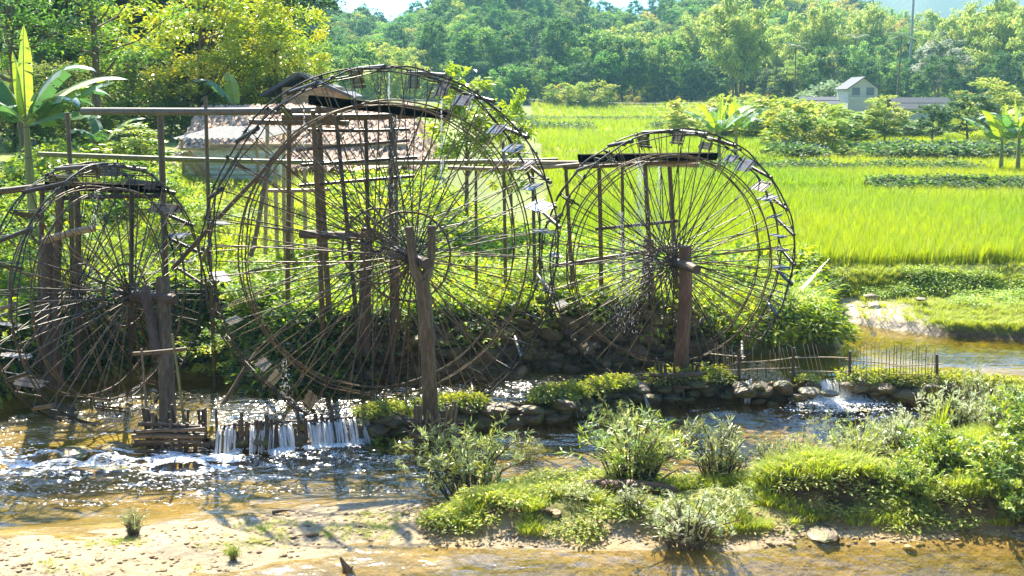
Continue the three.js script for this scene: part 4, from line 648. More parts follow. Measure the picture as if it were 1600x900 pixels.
// ---------------------------------------------------------------- plants near at hand: the bank, the yard, the left side
{
  reseed(81);
  const weeds = [weedShape(1, 64, 0.3, 0.34, 0.09, 0.05, [LEAF.bright, LEAF.mid, LEAF.young, LEAF.olive]), weedShape(2, 70, 0.34, 0.45, 0.12, 0.045, [LEAF.mid, LEAF.bright]), weedShape(3, 60, 0.26, 0.32, 0.13, 0.075, [LEAF.mid, LEAF.dark, LEAF.bright, LEAF.dark])];
  const lists = [[], [], []];
  for (let i = 0; i < 15000; i++) {
    const x = rr(-13, 7.6), z = rr(-33.5, -19), q = {}; const h = groundAt(x, z, q); if (q.what !== 'land' || h < 0.45) continue;
    if (inRice(x, z) && z < -29.2) continue;
    const face = q.dl < 0.75; if (face && x > -3.1 && x < 3.8 + rnd() && (rnd() < 0.75 || q.dl < 0.2)) continue;
    if (!face && rnd() > 0.3 + 0.9 * fbm(x * 0.7, z * 0.7, 2)) continue;
    const s = rr(0.6, 1.5) * (z < -26 ? (x < -4.6 && x > -9.5 ? 0.75 : 1.2) : 1), k = fbm(x * 0.35 + 9, z * 0.35, 2), t = rr(0.75, 1.2), y = ss(0.35, 0.7, k);
    lists[i % 3].push([place(x, h - 0.04, z, rnd() * 6.28, s, s * rr(0.7, 1.5), s, gauss() * 0.12, gauss() * 0.12), lin(lerp(0.95, 1.55, y) * t, lerp(1.0, 1.35, y) * t, 0.8 * t)]);
  }
  for (let i = 0; i < 6500; i++) { const x = rr(-13, -2.9), z = rr(-24.4, -16.2), q = {}, h = groundAt(x, z, q); if (q.dl < -0.1 || q.dl > 1.1) continue; lists[2].push([place(x, h, z + 0.05, rnd() * 6.28, rr(0.8, 1.6), rr(0.8, 1.5), rr(0.8, 1.6), 0.5, 0), (() => { const t = rr(0.5, 1.5); return lin(t, t, t * 0.8); })()]); }
  weeds.forEach((w, k) => copies('bank_weeds', w, M.leaf, lists[k], null, ['bright leafy weeds covering the bank behind the wheels', 'taller narrow leaved weeds on the bank', 'broad leaved creepers hanging over the bank'][k], 'weeds'));
  const grass = tuftShape(7, 26, 0.5, 0.016, 0.14, [LEAF.young, LEAF.bright, [0.5, 0.52, 0.08]], 0.5), gl = [];
  for (let i = 0; i < 9000; i++) { const x = rr(-13, 14), z = rr(-34, -20), q = {}, h = groundAt(x, z, q); if (q.what !== 'land' || inRice(x, z) || h < 0.5 || (q.dl < 0.8 && x < 4 + rnd())) continue; const low = x > 6.8; if (!low && rnd() < 0.2) continue; const s = low ? rr(0.2, 0.42) : rr(0.4, 1.3), t = rr(0.8, 1.2); gl.push([place(x, h - 0.02, z, rnd() * 6.28, s * 1.3, s, s * 1.3), lin(t, t, t)]); }
  for (let i = 0; i < 9000; i++) { const x = rr(6.9, 15), z = rr(-28.6, -23.8), q = {}, h = groundAt(x, z, q); if (q.what !== 'land' || h < 0.52 || (h - 0.1 * Math.max(0, -24.6 - z) < 0.5)) continue; const s = rr(0.13, 0.3), t = rr(0.8, 1.2); gl.push([place(x, h - 0.01, z, rnd() * 6.28, s * 1.8, s, s * 1.8), lin(t, t, t)]); }
  copies('bank_grass', grass, M.grass, gl, null, 'bright grass on the bank tops and the terrace', 'grass');
  const cover = []; for (let i = 0; i < 2400; i++) { const x = rr(7.5, 16), z = rr(-28.6, -26.2), h = groundAt(x, z); if (h < 0.78 || fbm(x * 0.9, z * 0.9, 2) < 0.36) continue; const s = rr(0.3, 0.75), t = rr(1.0, 1.5); cover.push([place(x, h - 0.03, z, rnd() * 6.28, s * 1.2, s, s * 1.2), lin(0.9 * t, 0.95 * t, t)]); }
  copies('paddy_bank_weeds', weeds[0], M.leaf, cover, null, 'dense low weeds on the bank below the paddy', 'weeds');
}
// rice
{
  reseed(91); const colors = [[0.36, 0.45, 0.002], [0.31, 0.44, 0.002], [0.41, 0.46, 0.003]], near = tuftShape(11, 24, 0.58, 0.016, 0.1, colors, 0.3), far = tuftShape(12, 34, 0.6, 0.03, 0.36, colors, 0.4), A = [], B = [], Cc = [];
  const lay = (list, z0, z1, step, sc) => { for (let z = z0; z > z1; z -= step) for (let x = 1; x < -z * 0.5 + 2; x += step) { const X = x + gauss() * step * 0.4, Z = z + gauss() * step * 0.4; if (!inRice(X, Z) || onDike(X, Z)) continue; const s = sc * rr(0.85, 1.15) * (0.9 + 0.25 * fbm(X * 0.25, Z * 0.25, 2)), t = rr(0.88, 1.1), y = fbm(X * 0.09, Z * 0.06, 3); list.push([place(X, groundAt(X, Z) - 0.03, Z, rnd() * 6.28, s, s, s, gauss() * 0.06, gauss() * 0.06), lin(t * lerp(0.6, 1.35, y), t * lerp(0.85, 1.12, y), t)]); } };
  lay(A, -28.2, -34, 0.15, 1); lay(A, -34, -46, 0.19, 1.0); lay(B, -46, -66, 0.34, 0.92); lay(Cc, -66, -110, 0.6, 0.95); lay(Cc, -110, -184, 1.3, 1.5);
  copies('near_rice', near, M.grass, A, null, 'bright yellow green young rice in the nearest paddy', 'rice'); copies('middle_rice', far, M.grass, B, null, 'yellow green rice in the middle paddies', 'rice'); copies('distant_rice', far, M.grass, Cc, null, 'pale yellow green rice in the distant paddies', 'rice');
  const w = weedShape(21, 60, 0.5, 0.7, 0.22, 0.13, [LEAF.mid, LEAF.dark, LEAF.olive]), list = [];
  for (const [z0, z1, x0] of DIKES) for (let i = 0; i < (z0 === -71 ? 3000 : 1100); i++) { const z = rr(z1 - 0.5, z0 + 0.5), x = rr(x0, -z * 0.5), tall = z0 === -71; if (!onDike(x, z) || noise(x * 0.3, z0) < 0.35) continue; const s = rr(0.6, 1.1) * (tall ? rr(1.1, 1.7) : z < -100 ? 1.4 : 0.9); list.push([place(x, groundAt(x, z), z, rnd() * 6, s, s, s), lin(1, 1, 1)]); }
  copies('dike_weeds', w, M.leaf, list, null, 'dark bushy weeds along the low banks between paddies', 'weeds');
}

// trees of the yard and the left side
{
  const dark = treeShapes({ s: 201, height: 9.5, trunkR: 0.2, base: 3.0, rx: 3.6, ry: 3.4, clumps: 130, leaves: 90, leafL: 0.24, leafW: 0.11, clumpR: 0.6, colors: [LEAF.dark, LEAF.dark, LEAF.mid, [0.07, 0.15, 0.03]] });
  const hedge = treeShapes({ s: 206, height: 5.5, trunkR: 0.1, base: 0.1, rx: 2.6, ry: 2.6, clumps: 80, leaves: 60, leafL: 0.3, leafW: 0.15, clumpR: 0.6, colors: [LEAF.mid, [0.12, 0.22, 0.03], LEAF.olive] });
  const light = treeShapes({ s: 202, height: 6.6, trunkR: 0.12, base: 1.4, rx: 3.0, ry: 2.7, clumps: 150, leaves: 80, leafL: 0.21, leafW: 0.1, clumpR: 0.42, colors: [LEAF.bright, LEAF.yellow, LEAF.young, LEAF.young, LEAF.bright], shell: 0.3 });
  const tall = treeShapes({ s: 203, height: 7.4, trunkR: 0.15, base: 2.6, rx: 2.8, ry: 2.4, clumps: 38, leaves: 70, leafL: 0.22, leafW: 0.09, clumpR: 0.6, colors: [LEAF.mid, [0.14, 0.3, 0.03], [0.1, 0.22, 0.025]], droop: 0.35 });
  const T = (name, label, sh, px, z, dx, scale, turn, mats = [M.bark, M.leaf]) => { const x = atDepth(px, 200, z).x, p = ground(x, -z); return addTree(name, label, 'tree', sh, p, turn, scale, mats); };
  T('yellow_tree', 'bright yellow green tree spreading above the upper pipe', light, 320, 44.2, 0, [1.2, 1.1, 0.95], 0.4, [M.bark, M.leafShiny]);
  T('yellow_tree', 'lower yellow green tree with its crown beside the grey hut roof', light, 436, 45, 0, [0.68, 0.95, 0.68], 2.2, [M.bark, M.leafShiny]);
  T('slim_tree', 'slim tall tree with a bare trunk right of the big banana plant', tall, 146, 37, 0, [1.05, 1.0, 1], 1, [M.bark, M.leaf]);
  T('slim_tree', 'slim tree at the left edge with drooping green sprays', tall, 40, 36, 0, [1, 0.98, 1], 3.4, [M.bark, M.leaf]);
  const back = [[-30, 52, 1.2], [70, 55, 1.3], [165, 58, 1.3], [235, 61, 1.5], [330, 62, 1.5], [400, 60, 1.35], [120, 66, 1.4], [290, 69, 1.4]];
  const where = ['far left tree of the dark row behind the yard', 'dark tree behind the big banana plant', 'dark tree behind the slim bare trunk', 'tall dark tree rising behind the yellow one', 'broad dark tree straight above the thatched roof', 'dark bushy tree nearest the valley gap', 'dark tree filling the gap behind the slim trunks', 'rearmost dark tree above the tin shed'];
  back.forEach(([px, z, s], i) => T('dark_tree', where[i], dark, px, z, 0, s, i * 1.3, [M.barkDark, M.leaf]));
  for (const [px, z, s, l] of [[20, 42, 0.5, 'low shrub under the slim tree at the left edge'], [110, 44, 0.48, 'low shrub between the two slim trunks'], [210, 43, 0.5, 'low shrub under the yellow tree'], [300, 44, 0.5, 'shrub just behind the thatched roof'], [390, 45, 0.5, 'shrub behind the right half of the thatched roof'], [60, 49, 0.6, 'shrub in the shade behind the banana leaves']]) T('yard_shrub', l, hedge, px, z, 0, [s * 1.5, s * 1.2, s], px, [M.barkDark, M.leaf]);
  for (let i = 0; i < 12; i++) T('yard_shrub', ['leftmost', 'second', 'third', 'fourth', 'fifth', 'sixth', 'seventh', 'eighth', 'ninth', 'tenth', 'eleventh', 'last'][i] + ' of the shrubs closing the gap under the tree row, from the left', hedge, -40 + i * 44, 72 + (i % 3) * 3, 0, [1.0, 0.85, 0.8], i * 2.1, [M.barkDark, M.leaf]);
  const sap = treeShapes({ s: 204, height: 4.4, trunkR: 0.06, base: 1.2, rx: 0.85, ry: 1.6, clumps: 40, leaves: 46, leafL: 0.24, leafW: 0.1, clumpR: 0.26, colors: [LEAF.young, LEAF.bright, LEAF.bright], shell: 0.2 });
  T('sapling', 'bright sapling behind the right half of the largest wheel', sap, 726, 30, 0, [1.15, 0.98, 1.1], 0, [M.bark, M.leafShiny]);
  T('sapling', 'slender bright sapling near the valley poles', sap, 800, 31, 0, [0.62, 0.95, 0.62], 2, [M.bark, M.leafShiny]);
  T('sapling', 'young leafy sapling between tin shed and left stilts', sap, 215, 31, 0, [0.9, 0.4, 0.9], 4, [M.bark, M.leafShiny]);
  // the big banana plant and its neighbours
  const B = (label, px, z, s, list, h) => banana(label, ground(atDepth(px, 300, z).x, -z), s, list, h);
  B('big banana plant with an upright rolled leaf at the left edge', 48, 25.5, 1.15, [[3, 1.5, 0.2, 1.0], [3, 2.6, 0.1, 0.75], [0, 0.25, -0.1, 1.05], [4, 0.05, 0.15, 0.95], [1, 2.9, 0.1, 0.95], [2, 3.5, 0, 0.9], [1, 0.5, -0.2, 0.9], [2, -0.5, 0, 0.9], [4, 2.3, 0.1, 0.8], [1, -0.15, 0.1, 0.95], [2, 0.9, 0, 0.9], [1, 3.2, -0.3, 0.9], [4, -0.35, -0.2, 0.9], [2, 4.3, 0, 0.8]], 1.75);
  B('small banana plant hidden among leaves behind the upper pipe', 165, 33, 0.7, [[0, 0.3], [1, 2.2], [2, 4], [4, 5]], 0.7);
  B('banana plant whose single leaf lies over the thatched roof', 372, 40.5, 0.95, [[4, -0.2, -0.5, 0.9], [0, 2.0, 0.3, 0.9], [1, 3.6]], 1.5);
  // scrub and tall grass on the yard edge
  const scrub = treeShapes({ s: 205, height: 1.6, trunkR: 0.03, base: 0.2, rx: 1.0, ry: 0.8, clumps: 36, leaves: 50, leafL: 0.13, leafW: 0.07, clumpR: 0.26, colors: [LEAF.bright, LEAF.mid, LEAF.young], shell: 0.2 });
  const S = (label, px, z, s, turn) => addTree('leafy_shrub', label, 'shrub', scrub, ground(atDepth(px, 300, z).x, -z), turn, s, [M.bark, M.leaf], 'shrubs on the bank', ['stems', 'foliage']);
  S('leafy shrub under the upper pipe at the thick stilt', 275, 27, [1, 0.9, 1], 1); S('leafy shrub beneath the tin shed', 335, 28.5, [1.3, 0.3, 1], 2); S('leafy shrub left of the tin shed', 195, 29, [1.4, 0.8, 1], 3); S('leafy shrub beneath the bright sapling', 690, 27, [1.0, 0.55, 1], 4); S('leafy shrub right of the smallest wheel', 330, 22.4, [0.8, 0.7, 0.8], 5); S('leafy shrub between the smallest wheel and the banana plant', 40, 23.6, [1.2, 0.8, 1], 0.5); S('leafy shrub seen through the lower left of the largest wheel', 410, 22.5, [0.9, 0.6, 0.9], 0.2); S('leafy shrub where the two right wheels overlap', 850, 24, [1, 0.6, 0.9], 0.9);
  // reed clump and grass hummock on the promontory
  const reed = tuftShape(31, 90, 1.5, 0.024, 0.24, [LEAF.pale, LEAF.bright, LEAF.mid], 0.75);
  const R = thing('reed_clump', 'clump of arching broad reeds on the promontory beside the right wheel', 'reeds', ground(atDepth(1225, 470, 24.3).x, -24.3)); mesh('blades', reed, M.leafShiny, R).userData.kind = 'stuff'; R.scale.set(1.0, 0.95, 1.0);
  const cl = weedShape(32, 240, 0.42, 0.95, 0.16, 0.09, [LEAF.dark, LEAF.mid, LEAF.olive]); const C = thing('dark_shrub', 'dark shrub at the foot of the reeds on the promontory', 'shrub', ground(atDepth(1212, 470, 24.1).x, -24.0)); mesh('foliage', cl, M.leaf, C);
}

// ---------------------------------------------------------------- middle distance: scrub and banana plants at the far edge of the paddies
const farTree = (s, o) => treeShapes({ s, height: 12, trunkR: 0.2, base: 2.2, rx: 4.4, ry: 4.6, clumps: 85, leaves: 46, leafL: 0.62, leafW: 0.36, clumpR: 0.8, colors: [LEAF.mid], shell: 0.5, ...o });
const FT = {
  round: farTree(301, { colors: [[0.09, 0.19, 0.04], [0.07, 0.16, 0.035], [0.13, 0.24, 0.04]] }),
  mid: farTree(302, { colors: [[0.22, 0.38, 0.05], [0.16, 0.32, 0.045], [0.3, 0.42, 0.05]] }),
  light: farTree(303, { colors: [[0.42, 0.52, 0.07], [0.34, 0.46, 0.07], [0.5, 0.54, 0.09]], ry: 5.2, rx: 3.6 }),
  tall: farTree(304, { height: 16, base: 5, ry: 4.8, rx: 3.4, colors: [[0.11, 0.23, 0.04], [0.14, 0.28, 0.045]] }),
  white: farTree(305, { colors: [[0.5, 0.52, 0.42], [0.4, 0.44, 0.34], [0.25, 0.32, 0.15]], ry: 3.8 }),
  bush: farTree(306, { height: 5, base: 0.3, rx: 3.6, ry: 2.5, clumps: 60, colors: [[0.4, 0.48, 0.05], [0.28, 0.4, 0.05], [0.48, 0.5, 0.06]] }),
  sage: farTree(307, { height: 5, base: 0.3, rx: 3.8, ry: 2.5, clumps: 60, colors: [[0.3, 0.4, 0.2], [0.24, 0.34, 0.16]] }),
};
{ // bamboo: arching canes with feathery tops
  reseed(310); const tr = new Builder(), cr = new Builder(true), cols = [[0.54, 0.58, 0.12], [0.44, 0.54, 0.1], [0.34, 0.46, 0.09]];
  for (let k = 0; k < 34; k++) { const a = rnd() * 6.283, r = rr(0.5, 4.8), H = rr(8, 15) * (1 - r * 0.045), path = [0, 0.35, 0.65, 0.85, 1].map((t) => V(Math.cos(a) * (0.6 + r * t ** 2.2), H * Math.sin(t * 1.5), Math.sin(a) * (0.6 + r * t ** 2.2))); tr.tube(path, [0.07, 0.06, 0.045, 0.03, 0.012], 4, undefined, false); for (let j = 0; j < 15; j++) { const t = rr(0.25, 1), i = Math.min(3, Math.floor(t * 4)), c = path[i].clone().lerp(path[i + 1], rnd()).add(V(gauss() * 0.6, gauss() * 0.4, gauss() * 0.6)), tint = pick(cols); for (let q = 0; q < 20; q++) cr.leaf(c.clone().add(V(gauss() * 0.55, gauss() * 0.5, gauss() * 0.55)), V(gauss(), -0.5 + gauss() * 0.5, gauss()).normalize(), upish(), 0.6, 0.24, vary(tint, 0.16)); } }
  FT.bamboo = { trunk: tr.geo(), crown: cr.geo() };
  const p = new Builder(), f = new Builder(true); p.tube(bent(V(0, -0.3, 0), V(0.2, 10, 0), 6, 0.15), [0.16, 0.13, 0.11, 0.11, 0.1, 0.1, 0.09], 6);
  for (let k = 0; k < 16; k++) { const a = k * 2.4, rise = rr(-0.3, 1.1); for (let j = 1; j < 12; j++) { const t = j / 12, rib = (u) => V(0.2 + Math.cos(a) * 2.3 * u, 10 + Math.sin(rise) * 2.2 * u - 1.5 * u * u, Math.sin(a) * 2.3 * u), o = rib(t); for (const sd of [-1, 1]) f.leaf(o, V(-Math.sin(a) * sd + Math.cos(a) * 0.6, -0.35, Math.cos(a) * sd + Math.sin(a) * 0.6).normalize(), V(0, 1, 0), 0.75 * Math.sin(Math.PI * Math.min(1, t + 0.12)) + 0.15, 0.14, vary([0.09, 0.17, 0.05], 0.15)); } }
  FT.palm = { trunk: p.geo(), crown: f.geo() };
}
const hillAt = (px, z) => { const x = ((px - 800) / FOCAL) * z * 1.003; return ground(x, -z); };
function far(kind, name, label, category, px, z, scale, turn, group) { const mats = [M.barkFar, M.leafFar]; const g = addTree(name, label, category, FT[kind], hillAt(px, z), turn, scale, mats, group); return g; }
// bushes and small trees on the strip between field and forest
far('bush', 'field_shrub', 'wide light green scrub right of the far banana clump', 'shrub', 1215, 92, [1.15, 0.68, 1], 0.2); far('bush', 'field_shrub', 'light green scrub before the white house', 'shrub', 1290, 88, [1.1, 0.52, 1], 1.4); far('bush', 'field_shrub', 'low scrub along the field foot of the white house', 'shrub', 1255, 80, [0.75, 0.6, 0.8], 2.1); far('bush', 'field_shrub', 'thin scrub behind the far banana clump', 'shrub', 1110, 98, [1.1, 0.7, 1], 3); far('light', 'field_sapling', 'yellow green young tree right of the white house', 'tree', 1376, 86, [0.42, 0.3, 0.42], 4); far('sage', 'field_shrub', 'grey green rounded shrub left of the white house', 'shrub', 1288, 150, [1.05, 0.95, 1], 5);
far('sage', 'field_shrub', 'low grey green shrub right of the young yellow tree', 'shrub', 1412, 96, [0.8, 0.3, 0.8], 0.6); far('round', 'field_shrub', 'small dark conical bush on the field edge', 'shrub', 1450, 84, [0.3, 0.24, 0.3], 0.5); far('round', 'field_shrub', 'dark hedge bush beside the right hand banana plants', 'shrub', 1505, 88, [0.6, 0.3, 0.5], 1.5); far('light', 'field_sapling', 'light young tree behind the right hand banana plants', 'tree', 1535, 95, [0.6, 0.42, 0.6], 2.5); far('bush', 'field_shrub', 'low light scrub far right behind the paddy', 'shrub', 1590, 90, [0.9, 0.6, 0.8], 3.5); far('bush', 'field_shrub', 'tiny scrub at the far field edge below the forest gap', 'shrub', 925, 178, [0.9, 0.8, 0.8], 4.5); far('bush', 'field_shrub', 'small scrub by the distant pole', 'shrub', 880, 180, [0.8, 0.7, 0.8], 5.5); far('mid', 'field_shrub', 'round dark bush in the middle of the field scrub', 'shrub', 1318, 84, [0.3, 0.16, 0.3], 5.1); far('bush', 'field_shrub', 'pale scrub behind the round dark bush', 'shrub', 1180, 120, [1.1, 0.7, 1], 0.1);
const tall = (h) => [[0, 0.3, 0.1], [3, 1.1, 0.1, 0.9], [1, 1.9], [4, 2.8, 0.25], [0, 3.7, 0.2], [2, 4.6], [3, 5.3, 0, 0.8], [4, 5.9, 0.3]];
banana('distant banana clump with yellowing leaves at the paddy edge', hillAt(1120, 70), 1.35, tall(), 0.9); banana('second stem of the distant banana clump', hillAt(1146, 72), 1.3, tall().map(([a, b, c, d]) => [a, b + 0.7, c, d]), 1.0); banana('left of the two banana plants at the right field edge', hillAt(1558, 62), 1.25, tall(), 0.95); banana('right of the two banana plants at the right field edge', hillAt(1584, 62), 1.3, tall().map(([a, b, c, d]) => [a, b + 1.1, c, d]), 1.0);

// ---------------------------------------------------------------- the far side of the valley
const who = { round: ['dark_forest_tree', 'dark rounded tree'], mid: ['forest_tree', 'mid green tree'], light: ['light_forest_tree', 'light green tree'], tall: ['tall_forest_tree', 'tall bluish tree'], white: ['blossom_tree', 'greyish white tree'], bamboo: ['bamboo_clump', 'feathery bamboo clump'], palm: ['palm_tree', 'slim palm'] };
const row = [
  ['bamboo', 1148, 178, 1.25, 'rising behind the far banana clump, biggest of all'], ['bamboo', 1262, 200, 1.25, 'behind and left of the white house'], ['bamboo', 1080, 205, 1.05, 'half hidden left of the biggest bamboo'], ['bamboo', 1560, 185, 1.3, 'at the right edge of the forest'], ['bamboo', 1480, 215, 1.3, 'behind the greyish white tree'], ['bamboo', 1330, 225, 1.3, 'high above the roof of the white house'], ['bamboo', 1620, 170, 1.2, 'cut by the right picture edge'],
  ['round', 1292, 168, 0.9, 'just left above the white house'], ['round', 1362, 172, 0.75, 'just right above the white house'], ['round', 1452, 160, 0.8, 'before the greyish white tree'], ['round', 1555, 165, 0.85, 'behind the right hand banana plants'], ['white', 1455, 180, 1.0, 'with pale blossom right of the big palm'], ['palm', 1394, 160, 1.15, 'with the thickest head, right of the white house'], ['palm', 1235, 178, 0.95, 'thin trunk between bamboo and white house'], ['palm', 1322, 190, 1.05, 'peeping over the dark trees by the house'], ['palm', 990, 205, 0.85, 'in the darker woods left of the biggest bamboo'], ['palm', 1008, 200, 0.8, 'second in the darker woods left of the biggest bamboo'], ['palm', 850, 200, 0.8, 'before the dark wood by the distant pole'],
  ['round', 970, 190, 1.0, 'at the foot of the darker woods'], ['mid', 925, 195, 1.15, 'above the field edge in the middle of the valley'], ['tall', 870, 200, 1.1, 'beside the distant pole'], ['round', 890, 215, 1.25, 'behind the tall bluish one by the pole'], ['mid', 1035, 192, 1.05, 'left of the biggest bamboo at the field edge'], ['tall', 800, 200, 1.05, 'right behind the bright saplings'], ['round', 840, 225, 1.2, 'in the second rank behind the distant pole'], ['mid', 750, 205, 1.2, 'above the bright saplings'], ['light', 600, 150, 0.95, 'standing above the top left of the largest wheel'], ['mid', 560, 155, 0.9, 'just right of the grey hut roof'], ['light', 640, 170, 0.85, 'above the trough of the largest wheel'], ['mid', 510, 160, 0.95, 'behind the yellow tree at the valley gap'], ['tall', 680, 190, 0.95, 'over the right half of the thatched roof'], ['mid', 475, 140, 0.9, 'at the left end of the valley woods'], ['light', 1005, 225, 1.2, 'pale in the second rank of the darker woods'], ['light', 1210, 215, 1.1, 'between two bamboo clumps'], ['mid', 1390, 215, 1.2, 'behind the thick headed palm'], ['light', 1420, 235, 1.2, 'above the greyish white tree'], ['tall', 1520, 225, 1.1, 'in the rear at the right'], ['light', 1590, 215, 1.2, 'in the rear at the right edge'], ['mid', 1170, 235, 1.2, 'behind the biggest bamboo'], ['light', 960, 240, 1.2, 'pale in the third rank of the valley middle']];
reseed(321);
row.forEach(([kind, px, z, s, l]) => far(kind, who[kind][0], who[kind][1] + ' ' + l, kind === 'bamboo' ? 'bamboo' : kind === 'palm' ? 'palm' : 'tree', px, z, s * rr(0.95, 1.05) * (kind === 'bamboo' || kind === 'palm' ? 1 : 0.84), rnd() * 6.28, 'trees along the far valley'));
{ // the wooded slopes behind
  reseed(331); const kinds = ['round', 'mid', 'light', 'tall', 'bamboo', 'bush'], lists = kinds.map(() => []);
  for (let z = 188; z < 470; z += 4.4 + (z - 188) * 0.012) for (let u = -0.5; u < 0.56; u += 4.4 / z) {
    const Z = z + gauss() * 2.5, x = (u + gauss() * 1.2 / z) * Z, right = ss(0.08, 0.22, u), f = fbm(x * 0.03, Z * 0.03, 2), k = z < 205 && rnd() < 0.4 ? 5 : right > rnd() * 1.1 ? pick([2, 4, 4, 1, 2, 0]) : f > 0.56 ? pick([1, 2, 3, 1]) : pick([0, 1, 3, 0, 1]);
    const s = rr(0.5, 0.95) * (z > 300 ? 1.0 : 0.8); lists[k].push([place(x, groundAt(x, -Z) - 0.8, -Z, rnd() * 6.28, s, s * rr(0.85, 1.15), s), lin(rr(0.8, 1.25), rr(0.85, 1.15), rr(0.8, 1.2))]);
  }
  kinds.forEach((k, i) => copies('hillside_forest', FT[k].crown, M.leafFar, lists[i], null, ['dark round crowns', 'mid green crowns', 'light green crowns', 'tall bluish crowns', 'feathery bamboo', 'undergrowth'][i] + ' massed on the far wooded hillside', 'forest'));
}
{ // house across the paddies
  const Z = 140, c = atDepth(1348, 158, Z), g = thing('white_house', 'small white gabled house with two dark windows across the paddies', 'house', V(c.x, Math.min(groundAt(c.x, -Z), c.y - 0.4), -Z)); const y0 = c.y - g.position.y, W = 1.75, Hh = 1.5;
  const wl = new Builder(); wl.face([V(-W, 0, 0), V(W, 0, 0), V(W, y0 + Hh, 0), V(0, y0 + 2.75, 0), V(-W, y0 + Hh, 0)]).face([V(W, 0, -5), V(-W, 0, -5), V(-W, y0 + Hh, -5), V(0, y0 + 2.75, -5), V(W, y0 + Hh, -5)]).face([V(-W, 0, -5), V(-W, 0, 0), V(-W, y0 + Hh, 0), V(-W, y0 + Hh, -5)]).face([V(W, 0, 0), V(W, 0, -5), V(W, y0 + Hh, -5), V(W, y0 + Hh, 0)]); mesh('wall', wl.geo(), M.plaster, g);
  const rf = new Builder(); rf.box(V(-W - 0.3, y0 + Hh - 0.1, -2.4), V(0.02, y0 + 2.85, -2.4), 5.6, 0.1).box(V(W + 0.3, y0 + Hh - 0.1, -2.4), V(-0.02, y0 + 2.88, -2.4), 5.6, 0.1); mesh('roof', rf.geo(), M.slate, g);
  for (const x of [-0.85, 0.85]) { const w = mesh('window', new Builder().box(V(x - 0.45, y0 + 1.15, 0.03), V(x + 0.45, y0 + 1.15, 0.03), 0.05, 0.9).geo(), M.shutter, g); mesh('sill', new Builder().box(V(x - 0.55, y0 + 0.66, 0.08), V(x + 0.55, y0 + 0.66, 0.08), 0.14, 0.07).geo(), M.plaster, w); }
  mesh('plinth', new Builder().box(V(-W - 0.05, y0 + 0.25, 0.05), V(W + 0.05, y0 + 0.25, 0.05), 0.12, 0.5).geo(), M.plaster, g);
  const low = (label, x0, x1, py0, py1, z, mat) => { const a = atDepth(x0, py1, z), b = atDepth(x1, py0, z), q = thing('low_building', label, 'building', V((a.x + b.x) / 2, groundAt((a.x + b.x) / 2, -z) - 0.2, -z)), w = (b.x - a.x) / 2, h = a.y - q.position.y, r = b.y - a.y; mesh('wall', new Builder().box(V(-w + 0.2, h / 2, -1.5), V(w - 0.2, h / 2, -1.5), 3, h).geo(), M.plaster, q); mesh('roof', new Builder().box(V(-w, h + r / 2, 0.2), V(w, h + r / 2, 0.2), 0.1, 0.08).face([V(-w, h, 0.4), V(w, h, 0.4), V(w, h + r, -1.5), V(-w, h + r, -1.5)]).face([V(w, h, -3.3), V(-w, h, -3.3), V(-w, h + r, -1.5), V(w, h + r, -1.5)]).geo(), mat, q); };
  low('low pale roofed building left of the white house', 1252, 1312, 151, 163, 138, M.slate); low('long low grey roofed building right of the white house', 1396, 1492, 152, 170, 132, M.slate);
}
{ // poles and wires
  const pole = (name, label, px, py0, py1, z, r) => { const a = atDepth(px, py0, z), b = atDepth(px, py1, z); a.y = Math.min(a.y, groundAt(a.x, a.z)); const g = thing(name, label, 'pole', a); mesh('shaft', new Builder().tube([V(0, -0.3, 0), V(0, b.y - a.y, 0)], [r, r * 0.7], 7).geo(), M.wire, g); mesh('cross_arm', new Builder().box(V(-0.7, b.y - a.y - 0.4, 0.1), V(0.7, b.y - a.y - 0.4, 0.1), 0.08, 0.1).geo(), M.wire, g); return b; };
  const p1 = pole('utility_pole', 'distant utility pole at the left end of the far field', 827, 196, 152, 182, 0.14), p2 = pole('utility_pole', 'distant thin pole in the middle of the far field edge', 902, 196, 175, 182, 0.12), p3 = pole('radio_mast', 'tall thin mast above the trees at the top of the picture', 1421, 120, -30, 190, 0.24), p4 = pole('utility_pole', 'distant pole among the field scrub', 1235, 190, 150, 160, 0.1);
  for (const [y, l] of [[-0.35, 'upper'], [-0.8, 'lower']]) tag(mesh('power_line', new Builder().tube(bent(p1.clone().add(V(0, y, 0)), p4.clone().add(V(0, y, 0)), 12, 0, 0.6), 0.02, 4).geo(), M.wire), l + ' wire strung across the far field', 'wire');
}

